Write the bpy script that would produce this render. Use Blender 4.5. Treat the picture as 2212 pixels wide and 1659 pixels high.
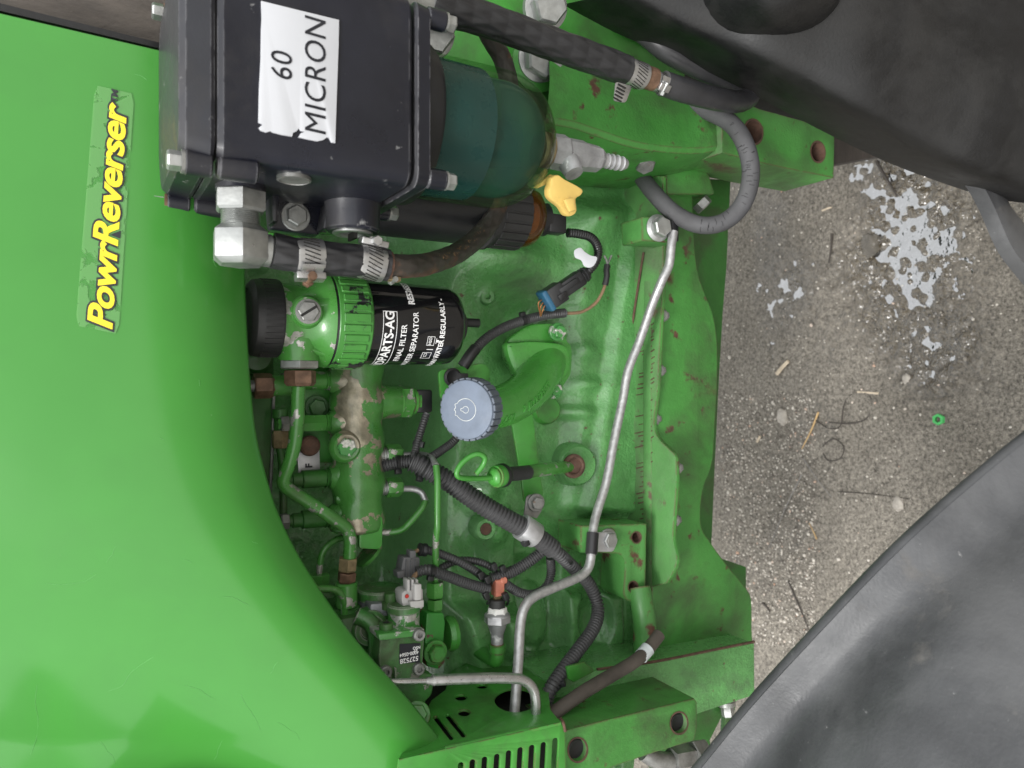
import bpy, bmesh, math, random
import numpy as np
from mathutils import Vector as V, Matrix, noise as mnoise
random.seed(7)
for o in list(bpy.data.objects): bpy.data.objects.remove(o)
SC = bpy.context.scene
COL = SC.collection
rad = math.radians

# ------------------------------------------------------------------ camera
# the photograph was taken with the phone on its side: world up is picture left
FPX = 1600.0
PITCH = rad(30.0)
CAM = V((0.0, -0.72, 1.30))
FW = V((0, math.cos(PITCH), -math.sin(PITCH)))
RT = V((0, -math.sin(PITCH), -math.cos(PITCH)))
UP = V((1, 0, 0))
cam = bpy.data.cameras.new('camera')
cam.sensor_width = 36.0
cam.lens = FPX / 2212.0 * 36.0
cam.clip_start = 0.02
cam.clip_end = 500.0
cam.dof.use_dof = True
cam.dof.focus_distance = 0.74
cam.dof.aperture_fstop = 9.0
camo = bpy.data.objects.new('camera', cam)
COL.objects.link(camo)
camo.matrix_world = Matrix(((RT.x, UP.x, -FW.x, CAM.x), (RT.y, UP.y, -FW.y, CAM.y), (RT.z, UP.z, -FW.z, CAM.z), (0, 0, 0, 1)))
SC.camera = camo

# ------------------------------------------------------------------ light: bright overcast
SUN_EL, SUN_AZ = rad(60), rad(212)      # azimuth clockwise from +Y
w = bpy.data.worlds.new('World'); SC.world = w; w.use_nodes = True
wn = w.node_tree.nodes; wl = w.node_tree.links
sky = wn.new('ShaderNodeTexSky'); sky.sky_type = 'NISHITA'; sky.sun_disc = False
sky.sun_elevation = SUN_EL; sky.sun_rotation = SUN_AZ
sky.dust_density = 1.2; sky.air_density = 3.2; sky.ozone_density = 1.0
hs = wn.new('ShaderNodeHueSaturation'); hs.inputs['Saturation'].default_value = 0.10
wl.new(sky.outputs[0], hs.inputs['Color']); wl.new(hs.outputs[0], wn['Background'].inputs['Color'])
wn['Background'].inputs['Strength'].default_value = 0.15
sl = bpy.data.lights.new('sun', 'SUN'); sl.energy = 1.5; sl.angle = rad(18); sl.color = (1.0, 0.985, 0.965)
so = bpy.data.objects.new('sun', sl); COL.objects.link(so)
sd = V((math.sin(SUN_AZ) * math.cos(SUN_EL), math.cos(SUN_AZ) * math.cos(SUN_EL), math.sin(SUN_EL)))
so.rotation_euler = sd.to_track_quat('Z', 'Y').to_euler()
so.location = (0, -3, 4)
SC.view_settings.view_transform = 'Standard'; SC.view_settings.look = 'None'
SC.view_settings.exposure = 0.85; SC.view_settings.gamma = 1.0
SC.view_settings.use_curve_mapping = False
SC.render.engine = 'CYCLES'

# ------------------------------------------------------------------ measuring: photo pixel (2212 wide) + real depth -> metres
def ray(x, y): return FW + RT * ((x - 1106.0) / FPX) + UP * ((829.5 - y) / FPX)
def P(x, y, Y):
    d = ray(x, y); return CAM + d * ((Y - CAM.y) / d.y)
def PZ(x, y, Z):
    d = ray(x, y); return CAM + d * ((Z - CAM.z) / d.z)
def PP(x, y, O, n):
    d = ray(x, y); return CAM + d * ((V(O) - CAM).dot(n) / d.dot(n))
def mpp(p): return (V(p) - CAM).dot(FW) / FPX
def zx(x, Y): return P(x, 829.5, Y).z
# ------------------------------------------------------------------ mesh builder
def frame(d):
    d = V(d).normalized()
    a = V((0, 0, 1)) if abs(d.z) < 0.9 else V((1, 0, 0))
    u = d.cross(a).normalized(); return u, d.cross(u).normalized(), d
class MB:
    def __init__(s): s.v = []; s.f = []; s.flat = set()
    def add(s, vs, fs):
        o = len(s.v); s.v += [tuple(q) for q in vs]; s.f += [tuple(i + o for i in q) for q in fs]; return s
    def lathe(s, A, d, prof, seg=24, a0=0.0, rfun=None):
        A = V(A); u, w_, d = frame(d); vs = []; fs = []
        for t, r in prof:
            for k in range(seg):
                a = a0 + 2 * math.pi * k / seg
                rr = r if rfun is None else rfun(t, a, r)
                vs.append(A + d * t + (u * math.cos(a) + w_ * math.sin(a)) * rr)
        n = len(prof)
        for i in range(n - 1):
            for k in range(seg):
                k2 = (k + 1) % seg
                fs.append((i * seg + k, i * seg + k2, (i + 1) * seg + k2, (i + 1) * seg + k))
        if prof[0][1] > 1e-6: fs.append(tuple(reversed(range(seg))))
        if prof[-1][1] > 1e-6: fs.append(tuple((n - 1) * seg + k for k in range(seg)))
        return s.add(vs, fs)
    def cyl(s, A, B, r, r2=None, seg=20, ch=0.0):
        A = V(A); B = V(B); L = (B - A).length; r2 = r if r2 is None else r2
        pr = [(0, r), (L, r2)] if ch <= 0 else [(0, r - ch), (ch, r), (L - ch, r2), (L, r2 - ch)]
        return s.lathe(A, B - A, pr, seg)
    def hex(s, A, d, h, r, a0=0.0, ch=0.12):
        return s.lathe(A, d, [(0, r * (1 - ch * .4)), (h * .06, r), (h * (1 - ch * 1.2), r), (h, r * (1 - ch))], 6, a0)
    def tube(s, pts, r, seg=12, step=None, corr=None, caps=True, rvar=None, braid=None):
        pts = [V(p) for p in pts]
        # catmull-rom, dense
        q = []
        pp = [pts[0] * 2 - pts[1]] + pts + [pts[-1] * 2 - pts[-2]]
        for i in range(1, len(pp) - 2):
            a, b, c, e = pp[i - 1], pp[i], pp[i + 1], pp[i + 2]
            for k in range(24):
                t = k / 24.0
                q.append(0.5 * ((2 * b) + (c - a) * t + (2 * a - 5 * b + 4 * c - e) * t * t + (3 * b - a - 3 * c + e) * t ** 3))
        q.append(pts[-1])
        L = [0.0]
        for i in range(1, len(q)): L.append(L[-1] + (q[i] - q[i - 1]).length)
        tot = L[-1]
        if step is None: step = max((r(0.5) if callable(r) else r) * 0.5, tot / 400)
        if corr: step = corr[0] / 4.0
        n = max(3, int(tot / step)); out = []; j = 0
        for i in range(n + 1):
            d = tot * i / n
            while j < len(L) - 2 and L[j + 1] < d: j += 1
            k = (d - L[j]) / max(1e-9, L[j + 1] - L[j]); out.append(q[j].lerp(q[j + 1], k))
        u = None; vs = []; fs = []
        for i in range(len(out)):
            t = (out[min(i + 1, len(out) - 1)] - out[max(i - 1, 0)]).normalized()
            if u is None: u = frame(t)[0]
            u = (u - t * u.dot(t)).normalized(); w_ = t.cross(u)
            rr = r if not callable(r) else r(i / (len(out) - 1))
            if corr: rr = rr * (1.0 if (i % 4) in (0, 1) else 1 - corr[1])
            if rvar: rr *= 1 + rvar * mnoise.noise(out[i] * 60)
            for k in range(seg):
                a = 2 * math.pi * k / seg; r2 = rr
                if braid:
                    s_ = tot * i / (len(out) - 1) / braid[1]; r2 = rr * (1 + braid[2] * max(math.sin(braid[0] * a + s_ * 6.283), math.sin(braid[0] * a - s_ * 6.283)))
                vs.append(out[i] + (u * math.cos(a) + w_ * math.sin(a)) * r2)
        m = len(out)
        for i in range(m - 1):
            for k in range(seg):
                k2 = (k + 1) % seg; fs.append((i * seg + k, i * seg + k2, (i + 1) * seg + k2, (i + 1) * seg + k))
        if caps:
            fs.append(tuple(reversed(range(seg)))); fs.append(tuple((m - 1) * seg + k for k in range(seg)))
        return s.add(vs, fs)
    def box(s, c, ex, ey, ez):
        c = V(c); ex = V(ex); ey = V(ey); ez = V(ez); vs = []
        for a in (-1, 1):
            for b in (-1, 1):
                for e in (-1, 1): vs.append(c + ex * a + ey * b + ez * e)
        return s.add(vs, [(0, 1, 3, 2), (4, 6, 7, 5), (0, 4, 5, 1), (2, 3, 7, 6), (0, 2, 6, 4), (1, 5, 7, 3)])
    def bx(s, x0, x1, y0, y1, z0, z1):
        return s.box(((x0 + x1) / 2, (y0 + y1) / 2, (z0 + z1) / 2), ((x1 - x0) / 2, 0, 0), (0, (y1 - y0) / 2, 0), (0, 0, (z1 - z0) / 2))
    def prism(s, poly, vec):
        n = len(poly); vec = V(vec); vs = [V(p) for p in poly] + [V(p) + vec for p in poly]
        fs = [tuple(range(n)), tuple(reversed(range(n, 2 * n)))] + [(i, i + n, (i + 1) % n + n, (i + 1) % n) for i in range(n)]
        return s.add(vs, fs)
    def loft(s, rings, closed=True, caps=True):
        n = len(rings[0]); vs = [q for r_ in rings for q in r_]; fs = []
        for i in range(len(rings) - 1):
            for k in range(n if closed else n - 1):
                k2 = (k + 1) % n; fs.append((i * n + k, i * n + k2, (i + 1) * n + k2, (i + 1) * n + k))
        if caps and closed:
            fs.append(tuple(reversed(range(n)))); fs.append(tuple((len(rings) - 1) * n + k for k in range(n)))
        return s.add(vs, fs)
    def grid(s, fn, nu, nv):
        vs = [fn(i / (nu - 1), j / (nv - 1)) for i in range(nu) for j in range(nv)]
        return s.add(vs, [(i * nv + j, (i + 1) * nv + j, (i + 1) * nv + j + 1, i * nv + j + 1) for i in range(nu - 1) for j in range(nv - 1)])
    def build(s, name, mat, parent=None, bevel=0.0, bseg=2, ang=35, smooth=True, solid=0.0, bang=30):
        me = bpy.data.meshes.new(name); org = V((0, 0, 0))
        if parent is not None: org = V(parent.get('_org', (0, 0, 0)))
        else:
            arr = np.array(s.v); org = V(arr.mean(axis=0))
        me.from_pydata([tuple(V(q) - org) for q in s.v], [], s.f); me.update()
        bm = bmesh.new(); bm.from_mesh(me)
        if solid:
            bmesh.ops.recalc_face_normals(bm, faces=bm.faces)
            bmesh.ops.solidify(bm, geom=bm.faces[:], thickness=solid)
        bmesh.ops.recalc_face_normals(bm, faces=bm.faces)
        if bevel > 0:
            es = [e for e in bm.edges if len(e.link_faces) == 2 and e.calc_face_angle(0) > rad(bang)]
            bmesh.ops.bevel(bm, geom=es, offset=bevel, segments=bseg, profile=0.5, affect='EDGES', clamp_overlap=True)
        bm.to_mesh(me); bm.free()
        if smooth:
            me.shade_smooth(); me.set_sharp_from_angle(angle=rad(ang))
        return link(name, me, mat, parent, org)
def link(name, me, mat, parent, org):
    o = bpy.data.objects.new(name, me); COL.objects.link(o)
    if mat is not None: me.materials.append(mat)
    if parent is None: o.location = org; o['_org'] = tuple(org)
    else:
        o.parent = parent; o['_org'] = tuple(org)
    return o
def T(name, label, cat, loc, group=None):
    o = bpy.data.objects.new(name, None); COL.objects.link(o); o.location = V(loc); o['_org'] = tuple(V(loc))
    o.empty_display_size = 0.01
    o['label'] = label; o['category'] = cat
    if group: o['group'] = group
    return o
def tag(o, label, cat, group=None):
    o['label'] = label; o['category'] = cat
    if group: o['group'] = group
    return o
def struct(o): o['kind'] = 'structure'; return o
def stuff(o): o['kind'] = 'stuff'; return o

# flat plates with holes: outline and holes drawn on a real plane, then given thickness
def plate(name, O, n, outer, holes, thick, mat, parent, bevel=0.0008, pix=True):
    O = V(O); n = V(n).normalized()
    if n.dot(CAM - O) < 0: n = -n            # n towards the viewer, thickness goes away from it
    u, w_, _ = frame(n)
    def to2(p):
        q = (PP(p[0], p[1], O, n) if pix else V(p)) - O; return (q.dot(u), q.dot(w_))
    cu = bpy.data.curves.new('tmp', 'CURVE'); cu.dimensions = '2D'; cu.fill_mode = 'BOTH'
    cu.extrude = max(1e-5, thick / 2 - bevel); cu.bevel_depth = bevel; cu.bevel_resolution = 1; cu.offset = -bevel
    for loop in [outer] + list(holes):
        pts = [to2(p) for p in loop]
        sp = cu.splines.new('POLY'); sp.points.add(len(pts) - 1); sp.use_cyclic_u = True
        for q, pt in zip(sp.points, pts): q.co = (pt[0], pt[1], 0, 1)
    ob = bpy.data.objects.new('tmp', cu); COL.objects.link(ob)
    dg = bpy.context.evaluated_depsgraph_get(); dg.update()
    me = bpy.data.meshes.new_from_object(ob.evaluated_get(dg))
    bpy.data.objects.remove(ob); bpy.data.curves.remove(cu)
    org = V(parent['_org']) if parent is not None else O
    for v in me.vertices:
        c = v.co.copy(); v.co = O + u * c.x + w_ * c.y - n * (thick / 2 - c.z * 1.0) - org if False else O + u * c.x + w_ * c.y + n * (c.z - thick / 2) - org
    me.materials.clear(); me.name = name
    bm = bmesh.new(); bm.from_mesh(me); bmesh.ops.remove_doubles(bm, verts=bm.verts, dist=1e-6); bmesh.ops.recalc_face_normals(bm, faces=bm.faces); bm.to_mesh(me); bm.free()
    me.shade_smooth(); me.set_sharp_from_angle(angle=rad(30))
    return link(name, me, mat, parent, org)
def circ(cx, cy, rx, ry=None, n=24, a=0.0):
    ry = rx if ry is None else ry
    return [(cx + rx * math.cos(t) * math.cos(a) - ry * math.sin(t) * math.sin(a), cy + rx * math.cos(t) * math.sin(a) + ry * math.sin(t) * math.cos(a)) for t in [2 * math.pi * k / n for k in range(n)]]
def slot(x0, y0, x1, y1, r, n=8):
    a = math.atan2(y1 - y0, x1 - x0); out = []
    for k in range(n + 1):
        t = a + math.pi / 2 + math.pi * k / n; out.append((x0 + r * math.cos(t), y0 + r * math.sin(t)))
    for k in range(n + 1):
        t = a - math.pi / 2 + math.pi * k / n; out.append((x1 + r * math.cos(t), y1 + r * math.sin(t)))
    return out
def smooth(pts, k=6, closed=True):
    n = len(pts); out = []
    for i in range(n if closed else n - 1):
        g = lambda j: pts[(i + j) % n] if closed else pts[min(max(i + j, 0), n - 1)]
        a, b, c, e = g(-1), g(0), g(1), g(2)
        for s_ in range(k):
            t = s_ / k
            out.append(tuple(0.5 * ((2 * b[m]) + (c[m] - a[m]) * t + (2 * a[m] - 5 * b[m] + 4 * c[m] - e[m]) * t * t + (3 * b[m] - a[m] - 3 * c[m] + e[m]) * t ** 3) for m in range(2)))
    if not closed: out.append(pts[-1])
    return out
def rounded(pts, r, n=5):
    out = []; m = len(pts)
    for i in range(m):
        p0, p, p2 = V(pts[i - 1]).to_2d(), V(pts[i]).to_2d(), V(pts[(i + 1) % m]).to_2d()
        rr = r[i] if isinstance(r, (list, tuple)) else r
        if rr <= 0: out.append(tuple(p)); continue
        a = p + (p0 - p).normalized() * min(rr, (p0 - p).length * .49); b = p + (p2 - p).normalized() * min(rr, (p2 - p).length * .49)
        for k in range(n + 1):
            t = k / n; q = a * (1 - t) ** 2 + p * 2 * t * (1 - t) + b * t * t; out.append(tuple(q))
    return out
def text(s, size, mapf, mat, parent, name, shear=0.0, bold=0.0, align='CENTER', sp=1.0, xs=1.0, extr=0.0):
    cu = bpy.data.curves.new('tmp', 'FONT'); cu.body = s; cu.size = size; cu.shear = shear; cu.offset = bold
    cu.align_x = align; cu.align_y = 'CENTER'; cu.space_character = sp; cu.resolution_u = 4; cu.extrude = extr
    ob = bpy.data.objects.new('tmp', cu); COL.objects.link(ob)
    dg = bpy.context.evaluated_depsgraph_get(); dg.update()
    me = bpy.data.meshes.new_from_object(ob.evaluated_get(dg))
    bpy.data.objects.remove(ob); bpy.data.curves.remove(cu)
    org = V(parent['_org'])
    for v in me.vertices: v.co = V(mapf(v.co.x * xs, v.co.y) if not extr else mapf(v.co.x * xs, v.co.y, v.co.z)) - org
    me.materials.clear(); me.name = name
    return link(name, me, mat, parent, org)
# ------------------------------------------------------------------ materials
MAT = {}
def lin(r, g, b):
    f = lambda c: (c / 255 / 12.92) if c / 255 <= 0.04045 else ((c / 255 + 0.055) / 1.055) ** 2.4
    return (f(r), f(g), f(b))
def mat(name, base, rough=0.5, metal=0.0, var=(30, 0.12), bump=None, chip=None, chip2=None, specks=None, coat=0.0, dust=None, rvar=0.1, spec=0.5, wave=None, stretch=None, sheen=0.0, edge=None, grime=None, croug=.05):
    m = bpy.data.materials.new(name); m.use_nodes = True; nt = m.node_tree; N = nt.nodes; L = nt.links
    b = N['Principled BSDF']; tc = N.new('ShaderNodeTexCoord'); co = tc.outputs['Object']
    if stretch:
        mp = N.new('ShaderNodeMapping'); mp.inputs['Scale'].default_value = stretch; L.new(co, mp.inputs[0]); co_s = mp.outputs[0]
    else: co_s = co
    def noi(scale, detail=4, rough_=0.55, c=None, dist=0.0):
        n = N.new('ShaderNodeTexNoise'); n.inputs['Scale'].default_value = scale; n.inputs['Detail'].default_value = detail
        n.inputs['Roughness'].default_value = rough_; n.inputs['Distortion'].default_value = dist; L.new(c or co, n.inputs['Vector']); return n.outputs[0]
    def ramp(src, a, b_, va=0.0, vb=1.0):
        n = N.new('ShaderNodeMapRange'); n.inputs[1].default_value = a; n.inputs[2].default_value = b_; n.inputs[3].default_value = va; n.inputs[4].default_value = vb
        n.clamp = True; L.new(src, n.inputs[0]); return n.outputs[0]
    def mixc(fac, a, b_):
        n = N.new('ShaderNodeMix'); n.data_type = 'RGBA'
        L.new(fac, n.inputs[0])
        for s_, i in ((a, 6), (b_, 7)):
            if isinstance(s_, tuple): n.inputs[i].default_value = (*s_, 1)
            else: L.new(s_, n.inputs[i])
        return n.outputs[2]
    def mixf(fac, a, b_):
        n = N.new('ShaderNodeMix'); n.data_type = 'FLOAT'; L.new(fac, n.inputs[0])
        for s_, i in ((a, 2), (b_, 3)):
            if isinstance(s_, (int, float)): n.inputs[i].default_value = s_
            else: L.new(s_, n.inputs[i])
        return n.outputs[0]
    k = var[1]
    c = mixc(ramp(noi(var[0], 5, 0.6, co_s), 0.3, 0.7), tuple(q * (1 - k) for q in base), tuple(min(1, q * (1 + k)) for q in base))
    r = ramp(noi(var[0] * 2.3, 4, 0.6, co_s), 0.3, 0.7, max(0.03, rough - rvar), min(1, rough + rvar)); mt = metal
    hts = []
    def layer(spec_, c, r, mt):
        sc, th, col, me_, ro = spec_[:5]; wd = spec_[5] if len(spec_) > 5 else 0.015
        fac = ramp(noi(sc, 7, 0.6), th - wd, th + wd)
        c2 = mixc(ramp(noi(sc * 5, 4), 0.3, 0.7), tuple(q * 0.7 for q in col), tuple(min(1, q * 1.25) for q in col))
        hts.append(fac)
        return mixc(fac, c, c2), mixf(fac, r, ro), mixf(fac, mt, me_)
    if chip: c, r, mt = layer(chip, c, r, mt)
    if chip2: c, r, mt = layer(chip2, c, r, mt)
    if specks: c, r, mt = layer(specks, c, r, mt)
    if grime:
        fac = ramp(noi(grime[0], 6, 0.65, None, 0.4), grime[1], grime[1] + .16, 0.0, grime[2])
        c = mixc(fac, c, grime[3]); r = mixf(fac, r, 0.7)
    if edge:
        bv = N.new('ShaderNodeBevel'); bv.samples = 4; bv.inputs[0].default_value = edge[0]; gg = N.new('ShaderNodeNewGeometry')
        dp = N.new('ShaderNodeVectorMath'); dp.operation = 'DOT_PRODUCT'; L.new(bv.outputs[0], dp.inputs[0]); L.new(gg.outputs['Normal'], dp.inputs[1])
        ef = ramp(dp.outputs['Value'], 0.985, 0.90); en = ramp(noi(55, 6, .65), edge[1], edge[1] + .06)
        mm = N.new('ShaderNodeMath'); mm.operation = 'MULTIPLY'; L.new(ef, mm.inputs[0]); L.new(en, mm.inputs[1])
        c = mixc(mm.outputs[0], c, edge[2]); r = mixf(mm.outputs[0], r, 0.8)
    if dust:
        g = N.new('ShaderNodeNewGeometry'); sx = N.new('ShaderNodeSeparateXYZ'); L.new(g.outputs['Normal'], sx.inputs[0])
        up = ramp(sx.outputs[2], dust[0], 1.0, 0.0, 1.0); mu = N.new('ShaderNodeMath'); mu.operation = 'MULTIPLY'
        L.new(up, mu.inputs[0]); L.new(ramp(noi(40, 6, 0.65), 0.35, 0.7, 0.15, dust[1]), mu.inputs[1])
        c = mixc(mu.outputs[0], c, dust[2] if len(dust) > 2 else (0.32, 0.30, 0.26)); r = mixf(mu.outputs[0], r, 0.9)
    L.new(c, b.inputs['Base Color']); L.new(r, b.inputs['Roughness'])
    if isinstance(mt, float) or isinstance(mt, int): b.inputs['Metallic'].default_value = mt
    else: L.new(mt, b.inputs['Metallic'])
    b.inputs['Specular IOR Level'].default_value = spec
    b.inputs['Coat Weight'].default_value = coat; b.inputs['Coat Roughness'].default_value = croug
    if sheen: b.inputs['Sheen Weight'].default_value = sheen
    prev = None
    def addb(h, st, dist, inv=False):
        nonlocal prev
        n = N.new('ShaderNodeBump'); n.inputs['Strength'].default_value = st; n.inputs['Distance'].default_value = dist; n.invert = inv
        L.new(h, n.inputs['Height'])
        if prev: L.new(prev, n.inputs['Normal'])
        prev = n.outputs[0]
    if bump:
        for q in (bump if isinstance(bump[0], (tuple, list)) else [bump]): addb(noi(q[0], q[3] if len(q) > 3 else 4, 0.55, co_s), q[1], q[2])
    if wave:
        wv = N.new('ShaderNodeTexVoronoi'); wv.inputs['Scale'].default_value = wave[0]; L.new(co, wv.inputs['Vector']); addb(wv.outputs['Distance'], wave[1], wave[2], True)
    for h in hts: addb(h, 0.5, 0.0004, True)
    if prev: L.new(prev, b.inputs['Normal'])
    MAT[name] = m; m.diffuse_color = (*base, 1)
    return m
GREEN = (0.052, 0.250, 0.037)
RUST = (0.095, 0.042, 0.026); GR = (0.05, 0.06, 0.03)
mat('hood_paint', (0.050, 0.235, 0.035), 0.34, var=(3.5, 0.07), bump=[(260, 0.05, 0.0004), (9, 0.35, 0.005, 2)], specks=(240, .765, (.20, .38, .18), 0, .6, .02), grime=(5, .5, .22, (0.045, 0.16, 0.035)), coat=0.45, rvar=0.05, spec=.15, croug=.13)
mat('green_paint', GREEN, 0.38, var=(25, 0.14), bump=(300, 0.15, 0.0008), coat=0.12, grime=(16, .5, .45, GR), edge=(.0025, .5, RUST))
mat('cast_green', (0.096, 0.290, 0.084), 0.27, var=(18, 0.22), bump=[(330, 0.5, 0.0018), (110, 0.4, 0.0035)], specks=(105, 0.68, RUST, 0, 0.85, 0.03), coat=0.5, grime=(9, .54, .65, (0.055, 0.07, 0.045)), dust=(0.1, 0.35, (0.22, 0.36, 0.20)))
mat('frame_green', (0.058, 0.235, 0.044), 0.42, var=(14, 0.2), bump=[(300, 0.35, 0.0014), (60, 0.25, 0.003)], specks=(34, 0.64, RUST, 0, 0.85, 0.03), chip2=(13, 0.675, RUST, 0, .85, .05), coat=0.1, grime=(8, .47, .6, GR), edge=(.004, .42, RUST), dust=(0.3, 0.25, (0.22, 0.26, 0.18)))
mat('rusty_green', (0.066, 0.225, 0.052), 0.45, var=(14, 0.18), bump=(300, 0.35, 0.0014), chip=(26, 0.585, RUST, 0, 0.9, 0.03), coat=0.05, edge=(.005, .40, RUST))
mat('flaked_green', (0.055, 0.205, 0.038), 0.32, var=(25, 0.15), bump=[(500, 0.3, 0.001), (70, 0.25, 0.002)], chip=(24, 0.535, (0.34, 0.30, 0.22), 0.6, 0.42, 0.006), coat=0.4, grime=(20, .5, .5, GR))
mat('chipped_green', (0.058, 0.225, 0.040), 0.32, var=(25, 0.15), bump=(300, 0.15, 0.0006), chip=(55, 0.60, (0.42, 0.41, 0.38), 0.6, 0.45, 0.008), coat=0.2, grime=(20, .52, .5, GR))
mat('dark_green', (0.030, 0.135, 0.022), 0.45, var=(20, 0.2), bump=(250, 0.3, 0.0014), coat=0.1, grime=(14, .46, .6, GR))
mat('collar_green', (0.060, 0.24, 0.044), 0.36, var=(25, 0.15), bump=(300, 0.15, 0.0006), chip=(30, 0.60, (0.012, 0.014, 0.014), 0, 0.5, 0.01), coat=0.1, edge=(.0012, .45, (0.015, 0.017, 0.016)))
mat('rust', (0.090, 0.048, 0.032), 0.85, var=(90, 0.4), bump=(300, 0.5, 0.001))
mat('copper_rust', (0.17, 0.10, 0.065), 0.5, 0.4, var=(120, 0.45), bump=(300, 0.35, 0.0006))
mat('brass_nut', (0.26, 0.20, 0.11), 0.5, 0.5, var=(120, 0.35), bump=(300, 0.3, 0.0006))
mat('black_plastic', (0.010, 0.0105, 0.012), 0.40, var=(30, 0.2), bump=(500, 0.12, 0.0004), dust=(-0.2, 0.12, (0.16, 0.16, 0.16)))
mat('separator_black', (0.010, 0.011, 0.018), 0.34, var=(9, 0.35), bump=[(500, 0.15, 0.0005), (40, 0.12, 0.001)], specks=(62, 0.69, (0.22, 0.22, 0.22), 0, 0.8, 0.03), coat=0.08, grime=(7, .5, .5, (0.034, 0.030, 0.027)), edge=(.002, .47, (0.13, 0.13, 0.14)), dust=(0.3, 0.14, (0.20, 0.19, 0.18)))
mat('dusty_black', (0.020, 0.020, 0.021), 0.55, var=(15, 0.25), bump=(350, 0.3, 0.0008), dust=(-0.3, 0.30, (0.16, 0.155, 0.15)))
mat('gloss_black', (0.007, 0.007, 0.008), 0.12, var=(20, 0.1), coat=0.3, rvar=0.04, bump=(30, 0.04, 0.001))
mat('ribbed_black', (0.013, 0.013, 0.014), 0.45, var=(40, 0.3), bump=(300, 0.2, 0.0006), dust=(-0.2, 0.2, (0.17, 0.165, 0.16)))
mat('conduit', (0.042, 0.042, 0.045), 0.40, var=(30, 0.25), bump=(300, 0.15, 0.0005), dust=(-0.1, 0.25, (0.17, 0.165, 0.16)))
mat('conduit_black', (0.010, 0.010, 0.011), 0.3, var=(30, 0.2))
mat('rubber', (0.020, 0.020, 0.022), 0.55, var=(30, 0.25), bump=(160, 0.25, 0.001), dust=(-0.3, 0.22, (0.15, 0.145, 0.14)))
mat('rubber_dark', (0.011, 0.011, 0.013), 0.36, var=(25, 0.25), bump=(220, 0.15, 0.0008), dust=(-0.1, 0.14, (0.16, 0.155, 0.155)))
mat('braid_rubber', (0.020, 0.020, 0.022), 0.40, var=(30, 0.25), bump=(300, .3, .0006), dust=(-0.1, 0.14, (0.15, 0.15, 0.15)))
mat('brown_rubber', (0.036, 0.031, 0.026), 0.55, var=(22, 0.35), bump=(300, .3, .0006), chip=(30, 0.64, (0.11, 0.055, 0.03), 0, 0.8, 0.06))
mat('old_rubber', (0.070, 0.058, 0.048), 0.75, var=(25, 0.4), bump=(200, 0.3, 0.0008))
mat('fabric_hose', (0.050, 0.050, 0.055), 0.75, var=(30, 0.25), bump=[(600, 0.3, 0.0006), (60, 0.2, 0.001)], dust=(-0.3, 0.25, (0.2, 0.195, 0.19)))
mat('crack', (0.008, 0.008, 0.008), 0.9)
mat('zinc', (0.40, 0.41, 0.40), 0.36, 0.8, var=(60, 0.22), bump=(250, 0.25, 0.0006), dust=(-0.2, 0.25, (0.36, 0.36, 0.35)), grime=(30, .52, .4, (0.12, 0.12, 0.11)))
mat('steel', (0.50, 0.50, 0.50), 0.33, 0.9, var=(80, 0.15), bump=(200, 0.1, 0.0004))
mat('bright_steel', (0.60, 0.60, 0.59), 0.25, 0.95, var=(60, 0.12))
mat('dull_steel', (0.27, 0.27, 0.26), 0.5, 0.7, var=(90, 0.3), bump=(220, 0.3, 0.0006), specks=(70, 0.68, (0.14, 0.07, 0.04), 0, 0.85, 0.03))
mat('galv_pipe', (0.42, 0.42, 0.42), 0.45, 0.7, var=(160, 0.25), bump=(320, 0.2, 0.0005), specks=(130, 0.72, (0.65, 0.65, 0.65), 0.5, 0.5, 0.03))
mat('cast_alu', (0.32, 0.32, 0.33), 0.55, 0.5, var=(70, 0.25), bump=(250, 0.4, 0.001), specks=(60, 0.63, (0.62, 0.62, 0.62), 0.2, 0.7, 0.02))
mat('green_bolt', (0.05, 0.22, 0.05), 0.4, var=(60, 0.2), chip=(70, 0.55, (0.5, 0.5, 0.46), 0.6, 0.45, 0.02))
mat('white_label', (0.54, 0.55, 0.58), 0.45, var=(12, 0.03))
mat('white_ink', (0.80, 0.80, 0.80), 0.4, var=(40, 0.03))
mat('black_ink', (0.012, 0.013, 0.018), 0.4, var=(20, 0.1))
mat('yellow_ink', (0.86, 0.68, 0.02), 0.35, var=(20, 0.05))
mat('cap_blue', (0.150, 0.182, 0.240), 0.62, var=(30, 0.12), bump=(400, 0.25, 0.0006), specks=(60, 0.72, (0.06, 0.07, 0.09), 0, 0.7, 0.02), grime=(14, .5, .4, (0.085, 0.10, 0.12)))
mat('cap_side', (0.12, 0.14, 0.175), 0.6, var=(50, 0.25), bump=(300, 0.25, 0.0006), grime=(40, .46, .7, (0.035, 0.04, 0.045)))
mat('yellow_plastic', (0.62, 0.43, 0.12), 0.5, var=(20, 0.12), bump=(200, 0.2, 0.0008), grime=(40, .52, .45, (0.25, 0.17, 0.07)))
mat('grey_connector', (0.12, 0.12, 0.125), 0.5, var=(30, 0.15))
mat('light_connector', (0.38, 0.37, 0.36), 0.5, var=(30, 0.12), bump=(200, 0.1, 0.0004))
mat('salmon', (0.52, 0.18, 0.12), 0.5, var=(60, 0.25))
mat('blue_plastic', (0.022, 0.10, 0.18), 0.45, var=(30, 0.2), grime=(60, .5, .5, (0.03, 0.04, 0.05)))
mat('red_plastic', (0.45, 0.03, 0.02), 0.4)
mat('brown_wire', (0.22, 0.14, 0.08), 0.7, var=(60, 0.3))
mat('copper_wire', (0.35, 0.15, 0.06), 0.4, 0.5)
mat('white_tape', (0.50, 0.54, 0.55), 0.6, var=(60, 0.2), chip=(60, 0.60, (0.10, 0.10, 0.10), 0, 0.7, 0.03))
mat('white_sealant', (0.78, 0.77, 0.74), 0.5)
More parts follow.
